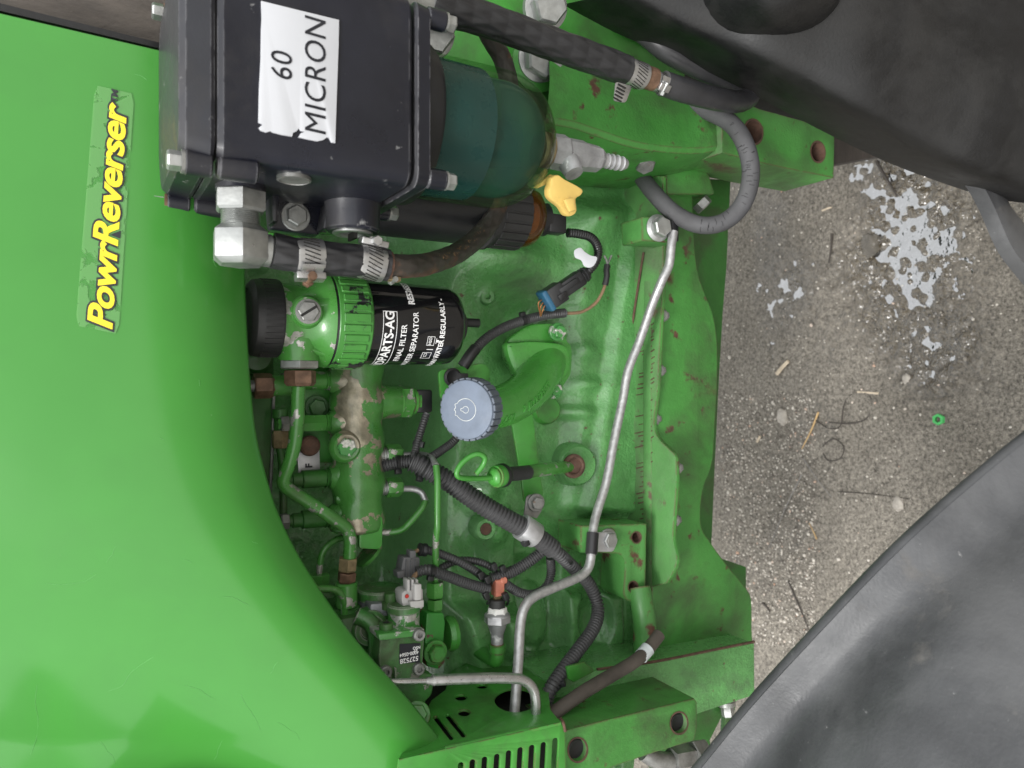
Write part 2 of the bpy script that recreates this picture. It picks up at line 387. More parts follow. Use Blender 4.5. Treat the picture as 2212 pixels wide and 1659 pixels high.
mat('worn_panel', (0.085, 0.072, 0.062), 0.75, var=(20, 0.45), stretch=(3, 1, 1), bump=(120, 0.4, 0.002), dust=(-0.4, 0.3, (0.2, 0.18, 0.16)))
mat('fender_black', (0.052, 0.053, 0.056), 0.46, var=(18, 0.3), bump=(400, 0.35, 0.0008), grime=(6, .45, .5, (0.12, 0.12, 0.122)), specks=(140, .70, (.2, .2, .2), 0, .8, .03), chip=(22, .66, (.10, .095, .09), 0, .8, .05))
mat('tank_black', (0.0055, 0.0055, 0.006), 0.42, var=(12, 0.3), bump=(300, 0.3, 0.001), grime=(8, .45, .5, (0.018, 0.017, 0.016)))
mat('step_black', (0.013, 0.015, 0.016), 0.55, var=(30, 0.3), bump=(300, 0.4, 0.001), specks=(160, 0.76, (0.18, 0.19, 0.19), 0, 0.8, 0.02))
mat('step_brown', (0.050, 0.042, 0.037), 0.6, var=(30, 0.35), bump=(250, 0.3, 0.001), stretch=(1, 1, 3))
mat('alu_head', (0.45, 0.45, 0.46), 0.45, 0.6, var=(60, 0.2), bump=(200, 0.2, 0.0006))
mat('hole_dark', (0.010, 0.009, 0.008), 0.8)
mat('pump_alu', (0.26, 0.27, 0.29), 0.5, 0.6, var=(40, 0.3), bump=(200, 0.3, 0.0008))
def bowl_mat():
    m = bpy.data.materials.new('bowl'); m.use_nodes = True; nt = m.node_tree; N = nt.nodes; L = nt.links
    b = N['Principled BSDF']; out = N['Material Output']
    tc = N.new('ShaderNodeTexCoord')
    no = N.new('ShaderNodeTexNoise'); no.inputs['Scale'].default_value = 22; no.inputs['Detail'].default_value = 5; L.new(tc.outputs['Object'], no.inputs[0])
    no2 = N.new('ShaderNodeTexNoise'); no2.inputs['Scale'].default_value = 300; no2.inputs['Detail'].default_value = 4; L.new(tc.outputs['Object'], no2.inputs[0])
    sx = N.new('ShaderNodeSeparateXYZ'); L.new(tc.outputs['Object'], sx.inputs[0])
    # brown varnish settled in the rounded bottom of the bowl
    ad = N.new('ShaderNodeMath'); ad.operation = 'MULTIPLY_ADD'; L.new(no2.outputs[0], ad.inputs[0]); ad.inputs[1].default_value = 0.022; L.new(sx.outputs[2], ad.inputs[2])
    mr = N.new('ShaderNodeMapRange'); mr.inputs[1].default_value = 0.046; mr.inputs[2].default_value = 0.014; L.new(ad.outputs[0], mr.inputs[0])
    mx = N.new('ShaderNodeMix'); mx.data_type = 'RGBA'; L.new(mr.outputs[0], mx.inputs[0]); mx.inputs[6].default_value = (0.035, 0.050, 0.030, 1); mx.inputs[7].default_value = (0.055, 0.030, 0.012, 1)
    L.new(mx.outputs[2], b.inputs['Base Color']); b.inputs['Roughness'].default_value = 0.12; b.inputs['Coat Weight'].default_value = 1.0; b.inputs['Coat Roughness'].default_value = 0.02
    tr = N.new('ShaderNodeBsdfTransparent'); tr.inputs[0].default_value = (0.80, 0.90, 0.78, 1)
    ms = N.new('ShaderNodeMixShader')
    fr = N.new('ShaderNodeMapRange'); fr.inputs[1].default_value = 0.3; fr.inputs[2].default_value = 0.7; fr.inputs[3].default_value = 0.10; fr.inputs[4].default_value = 0.20; L.new(no.outputs[0], fr.inputs[0])
    su = N.new('ShaderNodeMath'); su.operation = 'MULTIPLY_ADD'; L.new(mr.outputs[0], su.inputs[0]); su.inputs[1].default_value = 0.35; L.new(fr.outputs[0], su.inputs[2]); su.use_clamp = True
    L.new(su.outputs[0], ms.inputs[0]); L.new(tr.outputs[0], ms.inputs[1]); L.new(b.outputs[0], ms.inputs[2]); L.new(ms.outputs[0], out.inputs[0])
    MAT['bowl'] = m
bowl_mat()
def amber_mat():
    m = bpy.data.materials.new('amber'); m.use_nodes = True; nt = m.node_tree; N = nt.nodes; L = nt.links
    b = N['Principled BSDF']; b.inputs['Base Color'].default_value = (0.09, 0.035, 0.006, 1); b.inputs['Roughness'].default_value = 0.1; b.inputs['Coat Weight'].default_value = 0.5
    tr = N.new('ShaderNodeBsdfTransparent'); tr.inputs[0].default_value = (0.75, 0.4, 0.1, 1); ms = N.new('ShaderNodeMixShader'); ms.inputs[0].default_value = 0.65
    L.new(tr.outputs[0], ms.inputs[1]); L.new(b.outputs[0], ms.inputs[2]); L.new(ms.outputs[0], N['Material Output'].inputs[0]); MAT['amber'] = m
amber_mat()
def film_mat():      # clear decal film: a glossy lacquer-like layer, paler where it has lifted from the paint
    m = bpy.data.materials.new('film'); m.use_nodes = True; nt = m.node_tree; N = nt.nodes; L = nt.links
    b = N['Principled BSDF']; b.inputs['Base Color'].default_value = (0.13, 0.36, 0.10, 1); b.inputs['Roughness'].default_value = 0.2
    tc = N.new('ShaderNodeTexCoord'); no = N.new('ShaderNodeTexNoise'); no.inputs['Scale'].default_value = 55; no.inputs['Detail'].default_value = 5; no.inputs['Distortion'].default_value = 0.6; L.new(tc.outputs['Object'], no.inputs[0])
    mr = N.new('ShaderNodeMapRange'); mr.inputs[1].default_value = 0.40; mr.inputs[2].default_value = 0.43; mr.inputs[3].default_value = 0.12; mr.inputs[4].default_value = 0.7; L.new(no.outputs[0], mr.inputs[0])
    tr = N.new('ShaderNodeBsdfTransparent'); ms = N.new('ShaderNodeMixShader'); L.new(mr.outputs[0], ms.inputs[0])
    L.new(tr.outputs[0], ms.inputs[1]); L.new(b.outputs[0], ms.inputs[2]); L.new(ms.outputs[0], N['Material Output'].inputs[0]); MAT['film'] = m
film_mat()

mat('pump_green', (0.042, 0.17, 0.036), 0.36, var=(25, 0.2), bump=[(350, .35, .0012), (80, .3, .003)], chip=(60, .64, (.36, .35, .32), .5, .5, .01), coat=.2, grime=(18, .45, .7, GR), edge=(.0022, .36, (.30, .30, .27)))
mat('valve_flaked', (0.045, 0.20, 0.036), 0.32, var=(30, .15), chip=(40, .52, (.50, .50, .47), .6, .45, .01), coat=.2)

mat('return_rubber', (0.030, 0.030, 0.033), 0.36, var=(25, .25), bump=(220, .15, .0008), dust=(-.1, .2, (.17, .165, .165)))
def fuel_mat():
    m = bpy.data.materials.new('teal_fuel'); m.use_nodes = True; nt = m.node_tree; N = nt.nodes; L = nt.links
    b = N['Principled BSDF']; b.inputs['Roughness'].default_value = .15
    tc = N.new('ShaderNodeTexCoord'); no = N.new('ShaderNodeTexNoise'); no.inputs['Scale'].default_value = 9; no.inputs['Detail'].default_value = 4; L.new(tc.outputs['Object'], no.inputs[0])
    cr = N.new('ShaderNodeValToRGB'); e = cr.color_ramp.elements; e[0].position = .35; e[0].color = (.014, .07, .085, 1); e[1].position = .65; e[1].color = (.055, .15, .105, 1); L.new(no.outputs[0], cr.inputs[0]); L.new(cr.outputs[0], b.inputs['Base Color'])
    tr = N.new('ShaderNodeBsdfTransparent'); tr.inputs[0].default_value = (.36, .74, .70, 1); ms = N.new('ShaderNodeMixShader'); ms.inputs[0].default_value = .55
    L.new(tr.outputs[0], ms.inputs[1]); L.new(b.outputs[0], ms.inputs[2]); L.new(ms.outputs[0], N['Material Output'].inputs[0]); MAT['teal_fuel'] = m
fuel_mat()
# ------------------------------------------------------------------ numpy noise helpers
def vnoise(x, y, seed):
    rs = np.random.RandomState(seed); tab = rs.rand(256, 256)
    xi = np.floor(x).astype(int); yi = np.floor(y).astype(int); fx = x - xi; fy = y - yi
    fx = fx * fx * (3 - 2 * fx); fy = fy * fy * (3 - 2 * fy)
    g = lambda a, b: tab[a % 256, b % 256]
    return (g(xi, yi) * (1 - fx) * (1 - fy) + g(xi + 1, yi) * fx * (1 - fy) + g(xi, yi + 1) * (1 - fx) * fy + g(xi + 1, yi + 1) * fx * fy) - 0.5
def fbm(x, y, seed, oct=4, gain=0.5):
    s = 0; a = 1.0
    for k in range(oct): s = s + a * vnoise(x * 2 ** k, y * 2 ** k, seed + k); a *= gain
    return s
def sst(a, b, x):
    t = np.clip((x - a) / (b - a), 0, 1); return t * t * (3 - 2 * t)
def grid_mesh(name, X, Y, Z, mat_, org, attr=None):
    n, m = X.shape; co = np.stack([X - org[0], Y - org[1], Z - org[2]], -1).reshape(-1, 3)
    i = np.arange(n * m).reshape(n, m); fc = np.stack([i[:-1, :-1], i[1:, :-1], i[1:, 1:], i[:-1, 1:]], -1).reshape(-1, 4)
    me = bpy.data.meshes.new(name); me.vertices.add(len(co)); me.vertices.foreach_set('co', co.ravel())
    me.loops.add(fc.size); me.loops.foreach_set('vertex_index', fc.ravel()); me.polygons.add(len(fc))
    me.polygons.foreach_set('loop_start', np.arange(0, fc.size, 4)); me.update(calc_edges=True)
    if attr is not None:
        a = me.attributes.new('wet', 'FLOAT', 'POINT'); a.data.foreach_set('value', attr.ravel().astype(np.float32))
    me.shade_smooth(); return me
# ------------------------------------------------------------------ ground: wet gritty concrete
def ground_mat():
    m = bpy.data.materials.new('ground'); m.use_nodes = True; nt = m.node_tree; N = nt.nodes; L = nt.links; b = N['Principled BSDF']
    tc = N.new('ShaderNodeTexCoord'); co = tc.outputs['Object']
    def noi(s, d=4, r=0.6):
        n = N.new('ShaderNodeTexNoise'); n.inputs['Scale'].default_value = s; n.inputs['Detail'].default_value = d; n.inputs['Roughness'].default_value = r; L.new(co, n.inputs[0]); return n.outputs[0]
    cr = N.new('ShaderNodeValToRGB'); e = cr.color_ramp.elements; e[0].position = 0.36; e[0].color = (0.060, 0.053, 0.045, 1); e[1].position = 0.66; e[1].color = (0.39, 0.36, 0.315, 1); L.new(noi(170, 6, 0.8), cr.inputs[0])
    cr2 = N.new('ShaderNodeValToRGB'); e = cr2.color_ramp.elements; e[0].position = 0.3; e[0].color = (0.62, 0.60, 0.56, 1); e[1].position = 0.75; e[1].color = (1.0, 0.98, 0.94, 1); L.new(noi(4, 5, 0.6), cr2.inputs[0])
    mx = N.new('ShaderNodeMix'); mx.data_type = 'RGBA'; mx.blend_type = 'MULTIPLY'; mx.inputs[0].default_value = 1; L.new(cr.outputs[0], mx.inputs[6]); L.new(cr2.outputs[0], mx.inputs[7])
    at = N.new('ShaderNodeAttribute'); at.attribute_name = 'wet'
    m2 = N.new('ShaderNodeMix'); m2.data_type = 'RGBA'; m2.blend_type = 'MULTIPLY'; L.new(at.outputs['Fac'], m2.inputs[0]); L.new(mx.outputs[2], m2.inputs[6]); m2.inputs[7].default_value = (0.42, 0.37, 0.28, 1)
    L.new(m2.outputs[2], b.inputs['Base Color'])
    rr = N.new('ShaderNodeMapRange'); rr.inputs[3].default_value = 0.8; rr.inputs[4].default_value = 0.13; L.new(at.outputs['Fac'], rr.inputs[0]); L.new(rr.outputs[0], b.inputs['Roughness'])
    bp = N.new('ShaderNodeBump'); bp.inputs['Strength'].default_value = 0.8; bp.inputs['Distance'].default_value = 0.004; L.new(noi(160, 5, 0.7), bp.inputs['Height']); L.new(bp.outputs[0], b.inputs['Normal'])
    b.inputs['Coat Roughness'].default_value = 0.04; b.inputs['Coat IOR'].default_value = 1.6; L.new(at.outputs['Fac'], b.inputs['Coat Weight'])
    bc = N.new('ShaderNodeBump'); bc.inputs['Strength'].default_value = 1.0; bc.inputs['Distance'].default_value = 0.010; L.new(noi(75, 2, 0.4), bc.inputs['Height']); L.new(bc.outputs[0], b.inputs['Coat Normal'])
    MAT['ground'] = m
    m = bpy.data.materials.new('water'); m.use_nodes = True; nt = m.node_tree; N = nt.nodes; L = nt.links
    g = N.new('ShaderNodeBsdfGlossy'); g.inputs['Roughness'].default_value = 0.03; wn_ = N.new('ShaderNodeTexNoise'); wn_.inputs['Scale'].default_value = 55; wn_.inputs['Detail'].default_value = 3; tcw = N.new('ShaderNodeTexCoord'); L.new(tcw.outputs['Object'], wn_.inputs[0]); wb = N.new('ShaderNodeBump'); wb.inputs['Strength'].default_value = .8; wb.inputs['Distance'].default_value = .005; L.new(wn_.outputs[0], wb.inputs['Height']); L.new(wb.outputs[0], g.inputs['Normal']); t = N.new('ShaderNodeBsdfTransparent'); t.inputs[0].default_value = (0.66, 0.58, 0.42, 1)
    fr = N.new('ShaderNodeFresnel'); fr.inputs[0].default_value = 8.0; ms = N.new('ShaderNodeMixShader'); L.new(fr.outputs[0], ms.inputs[0]); L.new(t.outputs[0], ms.inputs[1]); L.new(g.outputs[0], ms.inputs[2]); L.new(ms.outputs[0], N['Material Output'].inputs[0])
    MAT['water'] = m
ground_mat()
def build_ground():
    xs = np.arange(-1.15, 1.15, 0.0036); ys = np.arange(-0.55, 0.95, 0.0036)
    X, Y = np.meshgrid(xs, ys, indexing='ij')
    H = 0.007 * fbm(X * 5, Y * 5, 3, 3) + 0.0045 * fbm(X * 45, Y * 45, 9, 3, 0.6) + 0.0030 * fbm(X * 160, Y * 160, 21, 2)
    basin = np.zeros_like(X); wet = np.zeros_like(X)
    for x, y, sx, sy, d in ((1985, 490, .11, .10, .0066), (1930, 385, .08, .06, .0055), (1890, 590, .12, .09, .0044), (2030, 790, .08, .08, .0056), (1720, 640, .13, .09, .003), (1990, 640, .14, .08, .002), (1660, 430, .1, .07, .001)):
        p = PZ(x, y, 0); g = np.exp(-((X - p.x) / sx) ** 2 - ((Y - p.y) / sy) ** 2); basin += d * g; wet += g * (0.8 + d * 60)
    cell = .024; gx = X / cell; gy = Y / cell; F = np.full_like(X, 9.0); rsw = np.random.RandomState(77); jx = rsw.rand(256, 256); jy = rsw.rand(256, 256); jr = rsw.rand(256, 256)
    ix = np.floor(gx).astype(int); iy = np.floor(gy).astype(int)
    for a in (-1, 0, 1):
        for b in (-1, 0, 1):
            qx = (ix + a) % 256; qy = (iy + b) % 256; F = np.minimum(F, np.hypot(gx - (ix + a + jx[qx, qy]), gy - (iy + b + jy[qx, qy])) / (.55 + .75 * jr[qx, qy]))
    H = H - basin + .013 * np.clip(.66 - F, 0, 1) * np.clip(basin / .003, 0, 1.2)
    wet = np.clip(wet + 0.9 * fbm(X * 12, Y * 12, 33, 4) - 0.15, 0, 1)
    ed = np.minimum.reduce([X + 1.15, 1.15 - X, Y + 0.55, 0.95 - Y]); H = H * sst(0, .08, ed) - 0.012 * (1 - sst(0, .06, ed))
    me = grid_mesh('ground', X, Y, H, MAT['ground'], (0, 0, 0), wet)
    g = link('ground', me, MAT['ground'], None, V((0, 0, 0))); struct(g)
    mb = MB(); mb.add([(-60, -60, -.010), (60, -60, -.010), (60, 60, -.010), (-60, 60, -.010)], [(0, 1, 2, 3)])
    o = mb.build('yard', MAT['ground'], None, smooth=False); struct(o)
    a = PZ(1560, 280, 0); b = PZ(2200, 900, 0)
    mb = MB(); mb.add([(-.15, -.28, -.0062), (.75, -.28, -.0062), (.75, .62, -.0062), (-.15, .62, -.0062)], [(0, 1, 2, 3)])
    wt = mb.build('puddle', MAT['water'], None, smooth=False); struct(wt)
    # loose grit, too small to count
    rs = np.random.RandomState(5); bm = bmesh.new(); tmp = bmesh.ops.create_icosphere(bm, subdivisions=1, radius=1.0)
    bv = np.array([v.co[:] for v in bm.verts]); bf = np.array([[v.index for v in f_.verts] for f_ in bm.faces]); bm.free()
    n = 7000; vs = []; fs = []; cols = []
    for k in range(n):
        x = rs.uniform(-.95, .9); y = rs.uniform(-.3, .75)
        if k % 2: p = PZ(rs.uniform(1560, 1760), rs.uniform(850, 1400), 0); x, y = p.x, p.y
        i = int((x + 1.15) / .0036); j = int((y + .55) / .0036); h = H[min(max(i, 0), len(xs) - 1), min(max(j, 0), len(ys) - 1)]
        r = rs.uniform(.0009, .0026) * (1.6 if rs.rand() < .06 else 1)
        q = bv * (1 + rs.uniform(-.25, .25, bv.shape)) * r * np.array([rs.uniform(.8, 1.4), rs.uniform(.8, 1.4), .7])
        a = rs.uniform(0, 6.28); q = np.stack([q[:, 0] * math.cos(a) - q[:, 1] * math.sin(a), q[:, 0] * math.sin(a) + q[:, 1] * math.cos(a), q[:, 2]], -1)
        fs.append(bf + len(vs) * len(bv)); vs.append(q + np.array([x, y, h + r * .2])); cols += [rs.rand()] * len(bv)
    me = bpy.data.meshes.new('grit'); me.from_pydata(np.concatenate(vs).tolist(), [], np.concatenate(fs).tolist())
    a = me.attributes.new('tone', 'FLOAT', 'POINT'); a.data.foreach_set('value', np.array(cols, dtype=np.float32)); me.shade_smooth()
    m = mat('grit', (0.4, 0.37, 0.33), 0.7); nt = m.node_tree; at = nt.nodes.new('ShaderNodeAttribute'); at.attribute_name = 'tone'
    cr = nt.nodes.new('ShaderNodeValToRGB'); e = cr.color_ramp.elements; e[0].color = (.10, .085, .07, 1); e[1].color = (.42, .26, .18, 1); e.new(.5).color = (.30, .27, .23, 1); e.new(.94).color = (.56, .52, .46, 1)
    nt.links.new(at.outputs['Fac'], cr.inputs[0]); nt.links.new(cr.outputs[0], nt.nodes['Principled BSDF'].inputs['Base Color'])
    o = link('grit', me, m, None, V((0, 0, 0))); stuff(o); o['label'] = 'loose pale grit scattered over the wet concrete yard'; o['category'] = 'grit'
build_ground()
def litter():
    z = .0015
    def stick(pts, r, m, name, label, cat, taper=.5, group=None):
        o = MB().tube([PZ(x, y, z) for x, y in pts], lambda t: r * (1 - (1 - taper) * t), seg=6).build(name, MAT[m], None); tag(o, label, cat, group)
    mat('straw', (0.42, 0.28, 0.13), 0.7, var=(40, .3)); mat('twig_dark', (0.05, 0.042, 0.035), 0.8); mat('twig_grey', (0.20, 0.19, 0.18), 0.8); mat('nut_green', (0.06, 0.38, 0.10), 0.5)
    mat('stone', (0.34, 0.31, 0.27), .8, var=(60, .3), bump=(150, .5, .002)); mat('wet_stone', (0.09, 0.08, 0.065), .25, var=(40, .3), bump=(120, .5, .002)); mat('wood_chip', (0.48, 0.40, 0.30), .8, var=(40, .2))
    stick([(1768, 890), (1752, 930), (1732, 970)], .0022, 'straw', 'straw_stalk', 'pale straw stalk leaning diagonally on concrete below the puddle', 'straw')
    stick([(1732, 1025), (1700, 1090), (1660, 1185)], .0011, 'twig_grey', 'thin_twig', 'thin grey twig lying diagonally on the dry concrete', 'twig')
    stick([(1735, 990), (1765, 1035), (1797, 1075)], .0011, 'twig_grey', 'grass_stem', 'thin grey stem running down from the straw stalk', 'twig')
    stick([(1812, 1062), (1890, 1068), (1965, 1078)], .0012, 'twig_dark', 'dark_twig', 'thin dark twig lying crosswise near the black fender', 'twig')
    stick([(1703, 1256), (1722, 1300), (1752, 1372)], .0022, 'twig_dark', 'bent_twig', 'dark stem disappearing behind the rim of the black fender', 'twig')
    stick([(1647, 1302), (1655, 1310), (1663, 1322)], .003, 'twig_dark', 'bark_bit', 'short dark bit of bark beside the wide green plate', 'twig')
    stick([(1893, 348), (1910, 378), (1938, 425)], .0035, 'twig_dark', 'wet_twig', 'dark wet twig lying in the puddle under the beam', 'twig')
    stick([(1797, 505), (1795, 540), (1790, 568)], .0030, 'twig_dark', 'sunken_stick', 'short dark stick at the left rim of the puddle', 'twig')
    stick([(1776, 455), (1788, 450), (1796, 448)], .0022, 'wood_chip', 'pale_splinter', 'pale wood splinter on the dark damp patch', 'splinter', .8)
    stick([(1853, 847), (1876, 848), (1898, 850)], .0026, 'wood_chip', 'wood_splinter', 'pale splinter touching the loop of dark wire', 'splinter', .8)
    stick([(1678, 808), (1690, 793), (1703, 780)], .0045, 'wood_chip', 'wood_chip', 'stubby pale wood chip near the oil pan edge', 'wood chip', .9)
    stick([(1635, 955), (1642, 942)], .0030, 'wood_chip', 'small_wood_chip', 'small pale wood chip nearest the oil pan edge', 'wood chip', .9)
    stick([(1748, 1130), (1760, 1155), (1764, 1165)][::-1], .0016, 'straw', 'straw_bit', 'curled bit of straw between the thin twigs', 'straw')
    loop = [(1762, 908), (1790, 925), (1815, 920), (1822, 880), (1835, 855), (1870, 848), (1885, 875), (1870, 905), (1835, 915), (1790, 912)]
    stick(loop, .0013, 'twig_dark', 'wire_loop', 'dark thin wire lying in two open loops on concrete', 'wire', 1)
    stick(smooth([(1776, 965), (1800, 948), (1822, 965), (1815, 990), (1790, 995), (1778, 980)], 4, False), .0012, 'twig_dark', 'wire_ring', 'small curled ring of dark wire below the loops', 'wire', 1)
    p = PZ(2030, 906, z + .004); mb = MB(); u = V((0, 0, 1))
    ring = []
    for rr, zz in ((.010, 0), (.010, .007), (.0055, .007), (.0055, 0)):
        ring.append([p + V((math.cos(a) * rr, math.sin(a) * rr, zz)) for a in [k * math.pi / 3 for k in range(6)]])
    mb.loft(ring + [ring[0]], caps=False); tag(mb.build('hex_nut', MAT['nut_green'], None, smooth=False), 'small bright green hex nut lying on the wet concrete', 'nut')
    for i, (x, y, r, lb) in enumerate(((1878, 528, .022, 'flat dark stone standing in the middle of the puddle'), (1940, 1088, .013, 'pale pebble beside the crosswise dark twig'), (1690, 900, .016, 'brown stone left of the dark wire loops'), (1958, 818, .009, 'pale pebble below the far puddle patch'))):
        p = PZ(x, y, .001 if i else -.001); bm = bmesh.new(); bmesh.ops.create_icosphere(bm, subdivisions=3, radius=1)
        vs = [p + V((v.co.x * r * 1.1, v.co.y * r * .8, v.co.z * r * (.22 if i == 0 else .5))) * (1 + .35 * mnoise.noise(v.co * 1.7 + V((i * 9, 0, 0)))) for v in bm.verts]
        mb = MB().add(vs, [[v.index for v in f_.verts] for f_ in bm.faces]); bm.free()
        tag(mb.build('stone', MAT['stone'] if i else MAT['wet_stone'], None, ang=60), lb, 'stone')
litter()

# ------------------------------------------------------------------ hood
HE = [(-120, 505), (100, 515), (450, 524), (595, 526), (756, 533), (838, 539), (936, 550), (1017, 569), (1104, 596), (1191, 637), (1295, 702), (1398, 778), (1502, 871), (1589, 942), (1659, 1001), (1800, 1120)]
HY = np.array([q[0] for q in HE], float); HX = np.array([q[1] for q in HE], float)
def cr_interp(y):       # smooth curve through the measured hood edge
    i = int(np.clip(np.searchsorted(HY, y) - 1, 0, len(HY) - 2)); t = (y - HY[i]) / (HY[i + 1] - HY[i])
    m = lambda k: (HX[min(k + 1, len(HX) - 1)] - HX[max(k - 1, 0)]) / (HY[min(k + 1, len(HX) - 1)] - HY[max(k - 1, 0)])
    h = HY[i + 1] - HY[i]
    return (2 * t ** 3 - 3 * t * t + 1) * HX[i] + (t ** 3 - 2 * t * t + t) * h * m(i) + (-2 * t ** 3 + 3 * t * t) * HX[i + 1] + (t ** 3 - t * t) * h * m(i + 1)
def hood_depth(x, y):
    d = (cr_interp(y) - x) / 1000.0; d = max(d, 0)
    front = min(1, max(0, (y - 500) / 1100.0)); k = 0.015 + 0.10 * front * front
    return -0.052 - 0.030 * (1 - math.exp(-d * 14)) - .02 * front + k * d + 0.05 * d * d
def rear_x(y): return y
def build_hood():
    root = T('engine_hood', 'glossy bright green tractor hood panel with yellow lettered decal', 'hood', P(300, 700, -.08))
    mb = MB(); ys = np.linspace(-10, 1790, 150)
    ds = [0.0, .003, .006, .01, .015, .022, .03, .04, .055, .075] + list(np.linspace(.1, 1.45, 45))
    rows = []
    for t in np.linspace(0, 1, 150):
        row = []
        for k, d in enumerate([-3, -2, -1] + ds):
            # rear end of the hood is a slanted cut
            dd = d if d >= 0 else 0
            y0 = 150 - (dd * 1000) * 0.235; y = y0 + (1800 - y0) * t
            xe = cr_interp(y); x = xe - dd * 1000
            Y = hood_depth(x, y)
            if d == -3: p = P(xe, y, Y) + V((0, .030, .004))
            elif d == -2: p = P(xe, y, Y) + V((0, .008, -.001))
            elif d == -1: p = P(xe, y, Y) + V((0, .003, -.0018))
            else: p = P(x, y, Y)
            row.append(p)
        if t == 0: rows.append([q + V((.002, .03, 0)) for q in row]); rows.append([q + V((.002, .004, 0)) for q in row])
        rows.append(row)
    mb.loft(rows, closed=False); mb.build('panel', MAT['hood_paint'], root, ang=60)
    zt = min(q.z for q in rows[-1][-1:] + rows[3][-1:]); 
    top = [r_[-1] for r_ in rows[2:]]; rows2 = []
    for q in top: rows2.append([q, q + V((0, .03, .02)), V((q.x, .12, q.z + .05)), V((q.x, .262, q.z + .055))])
    MB().loft(rows2, closed=False).build('top_panel', MAT['hood_paint'], root, ang=60)  # unseen hood top, added to keep sky light off the engine
    dec = [(205, 184), (290, 203), (256, 722), (163, 703)]
    outl = rounded(dec, 12)
    vs = []; n = 26
    def onh(x, y, off): return P(x, y, hood_depth(x, y) - off)
    def film(u, v):
        a = V(dec[0]) * (1 - u) + V(dec[1]) * u; b = V(dec[3]) * (1 - u) + V(dec[2]) * u; q = a * (1 - v) + b * v; return q
    pts = [onh(*q, .0007) for q in outl]
    mb = MB(); cx = sum(q[0] for q in outl) / len(outl); 
    # strip fill across the film so that it follows the panel
    m = 24; vs = []; fs = []
    for j in range(m + 1):
        for i in range(7):
            u = i / 6; v = j / m
            uu = u
            if j == 0 or j == m: uu = .07 + .86 * u
            q = film(uu, v); vs.append(onh(q.x, q.y, .0007))
    for j in range(m):
        for i in range(6): fs.append((j * 7 + i, j * 7 + i + 1, j * 7 + 8 + i, j * 7 + 7 + i))
    mb.add(vs, fs); fo = mb.build('decal', MAT['film'], root, ang=80)
    ux, uy = 30 / 452, -451 / 452
    def mp(off, x0=243, y0=712):
        def f_(u, v):
            px_, py_ = x0 + u * ux + v * (-.985), y0 + u * uy + v * (-.13)
            return onh(px_, py_, off)
        return f_
    kw = dict(shear=.22, align='LEFT', sp=.93)
    # measure length to fit the lettering to its place
    text('PowrReverser', 76, mp(.0012, 218), MAT['black_ink'], fo, 'lettering_outline', bold=6, xs=1.16, **kw)
    text('PowrReverser', 76, mp(.0017, 218), MAT['yellow_ink'], fo, 'lettering', bold=2.0, xs=1.16, **kw)
    text('TM', 20, mp(.0014, 247, 222), MAT['black_ink'], fo, 'lettering', bold=.8, align='LEFT', shear=.2)
build_hood()
def hood_scratches():
    root = bpy.data.objects['engine_hood']; rs = random.Random(11); mb = MB(); mat('scratch', (0.10, 0.34, 0.085), .6)
    spots = [(400, 1480, 70, .3), (520, 1500, 90, 1.1), (330, 1420, 120, 2.7), (480, 1290, 60, .1), (545, 1170, 12, .6), (345, 945, 10, .8), (430, 820, 14, 1.4), (395, 1210, 20, .0), (100, 1260, 110, .15), (600, 1560, 60, .5), (250, 1180, 40, 2.2), (80, 1480, 150, 1.7), (290, 160, 30, .4), (600, 1430, 30, 2.4), (480, 1600, 45, 2.0), (460, 560, 18, 1.3), (215, 1600, 60, .7)]
    for x, y, L_, a in spots:
        pts = []; b = a
        for k in range(5):
            px_ = x + math.cos(b) * L_ * k / 4; py_ = y + math.sin(b) * L_ * k / 4; b += rs.uniform(-.15, .15)
            if px_ > cr_interp(py_) - 12: break
            pts.append(P(px_, py_, hood_depth(px_, py_) - .00005))
        if len(pts) > 2: mb.tube(pts, .00016, seg=5)
    stuff(mb.build('scratches', MAT['scratch'], root))
hood_scratches()
# worn sheet beyond the rear end of the hood
a = [P(-200, -140, .02), P(560, -140, .02), P(560, 190, .02), P(-200, 60, .02)]
o = MB().prism(a, (0, .02, 0)).build('cab_panel', MAT['worn_panel'], None, bevel=.002); tag(o, 'weathered grey brown sheet behind the rear end of the green hood', 'panel')
o = MB().prism([P(*q, -.035) for q in ((-60, -8), (360, 96), (360, 108), (-60, 9))], (0, .03, 0)).build('rubber_seal', MAT['rubber_dark'], None); tag(o, 'black rubber seal strip along the rear end of the hood', 'seal')

